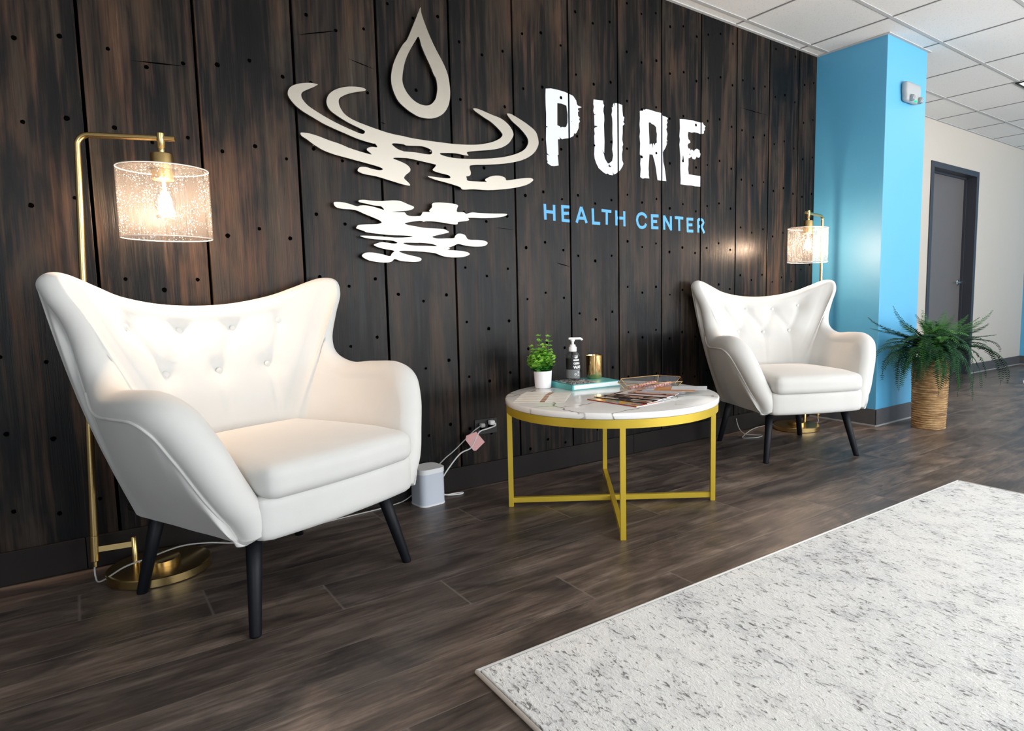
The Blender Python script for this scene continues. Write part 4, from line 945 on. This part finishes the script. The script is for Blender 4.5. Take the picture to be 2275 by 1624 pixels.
ol = thing('wall_outlet', 'black double wall outlet low on the timber wall', 'outlet', (1.480, 0, .282))
bm = bmesh.new(); box(bm, -.060, .060, -.006, 0, -.037, .037, .002); obj('cover_plate', bm, M['blabel'], ol)
bm = bmesh.new(); box(bm, -.034, -.008, -.0075, -.006, -.014, .014, .0005); box(bm, .008, .034, -.0075, -.006, -.014, .014, .0005); obj('socket', bm, M['black'], ol)
cdw = thing('power_cord', 'white speaker power cord looping from the floor up to the outlet', 'cord', (1.24, -.05, 0))
off = Vector((1.24, -.05, 0))
pts = [(1.200, -.030, .02), (1.235, -.04, .006), (1.30, -.045, .004), (1.325, -.055, .004), (1.30, -.068, .004), (1.235, -.050, .012), (1.224, -.035, .05), (1.245, -.035, .096), (1.321, -.037, .177), (1.375, -.045, .200), (1.400, -.045, .235), (1.428, -.037, .268), (1.475, -.036, .277), (1.512, -.034, .285), (1.515, -.030, .298)]
bm = bmesh.new(); tube(bm, crom([Vector(p) - off for p in pts], 8), .0032, 8); obj('wire', bm, M['cord'], cdw, True)
bm = bmesh.new(); rbox(bm, Vector((1.500, -.022, .300)) - off, (.013, .0145, .011), .006, 6); obj('plug', bm, M['white'], cdw, True)
pg = bmesh.new(); rbox(pg, (0, 0, 0), (.012, .012, .010), .006, 6); o = obj('plug', pg, M['gcord'], bpy.data.objects['floor_lamp'], True); o.location = (1.452 - .158, -.0195 + .178, .292)
# warning tag folded over the lamp cord
q = [Vector(p) for p in ((1.322, -.0405, .231), (1.384, -.0405, .270), (1.432, -.052, .222), (1.412, -.054, .196), (1.400, -.055, .190))]
bm = bmesh.new()
T4 = [wall_pt(1036, 968, -.042), wall_pt(1058, 959, -.042), wall_pt(1077, 982, -.047), wall_pt(1058, 1001, -.049), wall_pt(1052, 1001, -.049), wall_pt(1034, 977, -.042)]
F = [bm.verts.new(p) for p in T4]; B = [bm.verts.new(p + Vector((0, .0005, 0))) for p in T4]
bm.faces.new(F); bm.faces.new(B[::-1])
for i in range(len(F)): bm.faces.new((F[i], F[(i + 1) % len(F)], B[(i + 1) % len(F)], B[i]))
tgo = obj('warning_tag', bm, M['stag']); tag(tgo, 'pink and white warning tag wrapped around cords below the outlet', 'tag')

# ------------------------------------------------------------------ fern in a basket
FC = Vector((4.372, -.735, 0))
fern = thing('potted_fern', 'dark green fern in tall woven seagrass basket beside the blue pillar', 'potted plant', FC)
bm = bmesh.new(); n = 64; prof = []; nz = 120
for k in range(nz + 1):
    z = .455 * k / nz; r = .101 + .012 * (k / nz) ** .8; prof.append((r, z))
rings = []
for k, (r, z) in enumerate(prof):
    ring = []
    for j in range(n):
        a = 2 * PI * j / n; p_ = (k % 4) / 4
        w = .0022 * math.sin(2 * PI * p_) + .0022 * noise.noise(Vector((j * .22, k * .9, 3.1))) + .0016 * noise.noise(Vector((j * .9, k * .4, 8)))
        zz = z + .002 * noise.noise(Vector((j * .15, k * .2, 1))) * (1 if 0 < k < nz else 0)
        ring.append(bm.verts.new(((r + w) * math.cos(a), (r + w) * math.sin(a), zz)))
    rings.append(ring)
inner = [bm.verts.new((.100 * math.cos(2 * PI * j / n), .100 * math.sin(2 * PI * j / n), .452)) for j in range(n)]
inn2 = [bm.verts.new((.096 * math.cos(2 * PI * j / n), .096 * math.sin(2 * PI * j / n), .40)) for j in range(n)]
rings += [inner, inn2]
for a, b in zip(rings, rings[1:]):
    for k in range(n): bm.faces.new((a[k], a[(k + 1) % n], b[(k + 1) % n], b[k]))
bm.faces.new(rings[0][::-1]); obj('basket', bm, M['weave'], fern, True)
bm = bmesh.new(); lathe(bm, [(.097, .40), (.096, .43), (.05, .445), (.01, .45)], n=32); obj('soil', bm, M['soil'], fern, True)
rf = random.Random(5)
Rv = Vector((RT.x, RT.y, 0)).normalized(); Bv = Vector((-Rv.y, Rv.x, 0))     # Rv runs across the view, Bv away from the window side
def keep_clear(p):          # foliage stays off the pillar faces
    x, y = FC.x + p.x, FC.y + p.y
    if x > XE - .012 and y > -PD - .012 and x < PX2 + .01:
        if (x - XE + .012) < (y + PD + .012): p.x -= x - XE + .012
        else: p.y -= y + PD + .012
def frond(tip, rise, light, width=.058, steps=30):
    p0 = Vector((rf.uniform(-.03, .03), rf.uniform(-.03, .03), .44)); hz = Vector((tip.x, tip.y, 0))
    c1 = p0 + hz * .18 + Vector((0, 0, rise)); c2 = p0 + hz * .75 + Vector((0, 0, rise * .95)) if tip.z > .50 else p0 + hz * 1.04 + Vector((0, 0, rise * .95))
    path = []
    for k in range(steps + 1):
        t = k / steps; path.append(p0 * (1 - t) ** 3 + c1 * 3 * t * (1 - t) ** 2 + c2 * 3 * t * t * (1 - t) + tip * t ** 3)
    L_ = [0]
    for a, b in zip(path, path[1:]): L_.append(L_[-1] + (b - a).length)
    steps = max(14, min(46, int(L_[-1] / .0125))); even = []; q = 0
    for k in range(steps + 1):
        d = L_[-1] * k / steps
        while q < len(L_) - 2 and L_[q + 1] < d: q += 1
        even.append(path[q].lerp(path[q + 1], (d - L_[q]) / max(1e-6, L_[q + 1] - L_[q])))
    path = even
    bm = bmesh.new(); tube(bm, path, .0015, 5, radii=[.0022 * (1 - .7 * k / steps) for k in range(steps + 1)])
    tot = steps
    for k in range(3, steps + 1):
        for sub in (0,):
            t = (k + sub) / steps; p = path[k] if not sub else (path[k] + path[min(k + 1, steps)]) / 2
            T = (path[min(k + 1, steps)] - path[k - 1]).normalized(); side = T.cross(Vector((0, 0, 1)))
            side = side.normalized() if side.length > .05 else Vector((1, 0, 0)); up = side.cross(T)
            env = min(1, .45 + t * 2.2) * min(1, (1.03 - t) / .42) ** .75
            ln = width * max(.16, env) * rf.uniform(.85, 1.1)
            for s in (-1, 1):
                d = (side * s * .93 + T * .36 + up * (-.12 + rf.uniform(-.12, .12))).normalized(); w = ln * .085 + .0018
                q1, q2, q3, q4 = p, p + d * ln * .35 + T * w, p + d * ln + T * ln * .08, p + d * ln * .4 - T * w * .8
                mid = p + d * ln * .4 + up * .0025
                vs = [bm.verts.new(q) for q in (q1, q2, q3, q4)]; vm = bm.verts.new(mid)
                for a, b in ((0, 1), (1, 2), (2, 3), (3, 0)): bm.faces.new((vs[a], vs[b], vm))
    for v in bm.verts: keep_clear(v.co)
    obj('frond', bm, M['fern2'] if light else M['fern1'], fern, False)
def tipw(px, py, depth):      # measured tip of a frond, at its own distance from the basket axis
    v = FW + RT * ((px - CX) / F_PX) - UP * ((py - CY) / F_PX); base = FC + Bv * depth
    t = (base - CAM).dot(Bv) / v.dot(Bv); return CAM + v * t - FC
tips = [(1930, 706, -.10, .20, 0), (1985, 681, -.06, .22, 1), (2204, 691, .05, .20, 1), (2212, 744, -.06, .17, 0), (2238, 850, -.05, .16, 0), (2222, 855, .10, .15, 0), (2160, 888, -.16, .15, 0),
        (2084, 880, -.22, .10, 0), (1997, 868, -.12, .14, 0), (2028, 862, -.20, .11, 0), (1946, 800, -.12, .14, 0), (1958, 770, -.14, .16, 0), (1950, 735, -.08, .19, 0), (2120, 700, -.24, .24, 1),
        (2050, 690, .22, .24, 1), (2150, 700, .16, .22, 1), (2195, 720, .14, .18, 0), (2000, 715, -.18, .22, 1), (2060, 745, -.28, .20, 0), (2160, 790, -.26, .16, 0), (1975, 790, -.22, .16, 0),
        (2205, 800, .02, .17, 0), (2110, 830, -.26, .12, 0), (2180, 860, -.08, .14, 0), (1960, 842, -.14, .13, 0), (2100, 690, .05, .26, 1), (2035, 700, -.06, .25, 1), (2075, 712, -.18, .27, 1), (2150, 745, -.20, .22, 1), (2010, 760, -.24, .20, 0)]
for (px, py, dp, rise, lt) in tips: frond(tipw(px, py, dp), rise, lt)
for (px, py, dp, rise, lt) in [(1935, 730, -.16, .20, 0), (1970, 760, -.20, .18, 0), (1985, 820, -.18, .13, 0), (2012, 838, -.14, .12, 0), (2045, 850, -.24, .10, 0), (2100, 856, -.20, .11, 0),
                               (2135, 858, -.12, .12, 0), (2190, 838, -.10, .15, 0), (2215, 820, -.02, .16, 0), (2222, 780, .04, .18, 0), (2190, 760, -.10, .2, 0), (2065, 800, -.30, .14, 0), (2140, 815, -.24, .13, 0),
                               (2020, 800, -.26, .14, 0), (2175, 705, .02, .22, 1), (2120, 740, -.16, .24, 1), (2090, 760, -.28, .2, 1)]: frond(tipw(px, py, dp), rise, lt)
for k in range(58):
    a = k * 2.399; R_ = rf.uniform(.16, .34); zt = rf.uniform(.22, .60)
    p = Vector((math.cos(a) * R_, math.sin(a) * R_ * .8, zt))
    if FC.x + p.x > XE - .03 and FC.y + p.y > -PD - .06: p = Vector((p.x * .6, -PD - .10 - FC.y, max(p.z, .45)))
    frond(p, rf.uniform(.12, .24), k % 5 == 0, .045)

# ------------------------------------------------------------------ emergency light on the pillar
em = thing('emergency_light', 'grey twin-head emergency light with green lamp high on blue pillar', 'emergency light', (4.400, -PD, 2.183))
bm = bmesh.new(); rbox(bm, (0, -.024, .004), (.098, .024, .064), .022, 8)
for v in bm.verts:
    if v.co.z < -.02: v.co.x *= .92
obj('housing', bm, M['fixture'], em, True)
for s in (-1, 1):
    bm = bmesh.new(); lathe_y(bm, [(.014, -.036), (.020, -.042), (.022, -.060), (.022, -.064)], s * .056 + .012, -.038); h = autosmooth(obj('lamp_head', bm, M['fixture'], em, True), 40)
    bm = bmesh.new(); lathe_y(bm, [(.0195, -.0645), (.015, -.068), (.006, -.0695)], s * .056 + .012, -.038); obj('lens', bm, M['lens'], h, True)
bm = bmesh.new(); rbox(bm, (.014, -.048, -.050), (.012, .006, .006), .004, 5); obj('indicator', bm, M['led'], em, True)

# ceiling light panel at the edge of the picture
for k, (cx, cy, lab) in enumerate(((6.18, -.91, 'square ceiling light panel with black rim at the right edge'),)):
    cl = thing('ceiling_light', lab, 'ceiling light', (cx, cy, H))
    bm = bmesh.new(); h = .30
    for (a, b, c_, d_) in ((-h, h, -h, -h + .02), (-h, h, h - .02, h), (-h, -h + .02, -h + .02, h - .02), (h - .02, h, -h + .02, h - .02)): box(bm, a, b, c_, d_, -.012, -.0045)
    obj('frame', bm, M['blabel'], cl)
    bm = bmesh.new(); box(bm, -h + .02, h - .02, -h + .02, h - .02, -.009, -.0045); obj('diffuser', bm, M['panel'], cl)

# ------------------------------------------------------------------ rug
rg = thing('area_rug', 'mottled white and grey woven area rug on the dark plank floor', 'rug', (.686, -1.372, 0), math.radians(-.9))
bm = bmesh.new(); box(bm, .008, 2.50, -2.3, -.008, 0, .011, .003); obj('pile', bm, M['rug'], rg)
bm = bmesh.new()
for a, b in (((0, 0), (2.508, 0)), ((0, 0), (0, -2.31)), ((2.508, 0), (2.508, -2.31)), ((0, -2.31), (2.508, -2.31))):
    tube(bm, [(a[0], a[1], .006), (b[0], b[1], .0055)], .0055, 8)
obj('binding', bm, M['cord'], rg, True)

# small crumpled white thing at the far right
bm = bmesh.new(); bmesh.ops.create_icosphere(bm, subdivisions=3, radius=.05)
for v in bm.verts:
    q = v.co * 1; f = 1 + .45 * noise.noise(q * 38) + .3 * noise.noise(q * 90); v.co = Vector((q.x * f * 1.3, q.y * f * .8, max(0, q.z * f * .45 + .018)))
o = obj('crumpled_tissue', bm, M['paper']); o.location = (7.12, -.42, 0); tag(o, 'small crumpled white tissue on the floor at the right edge', 'tissue')
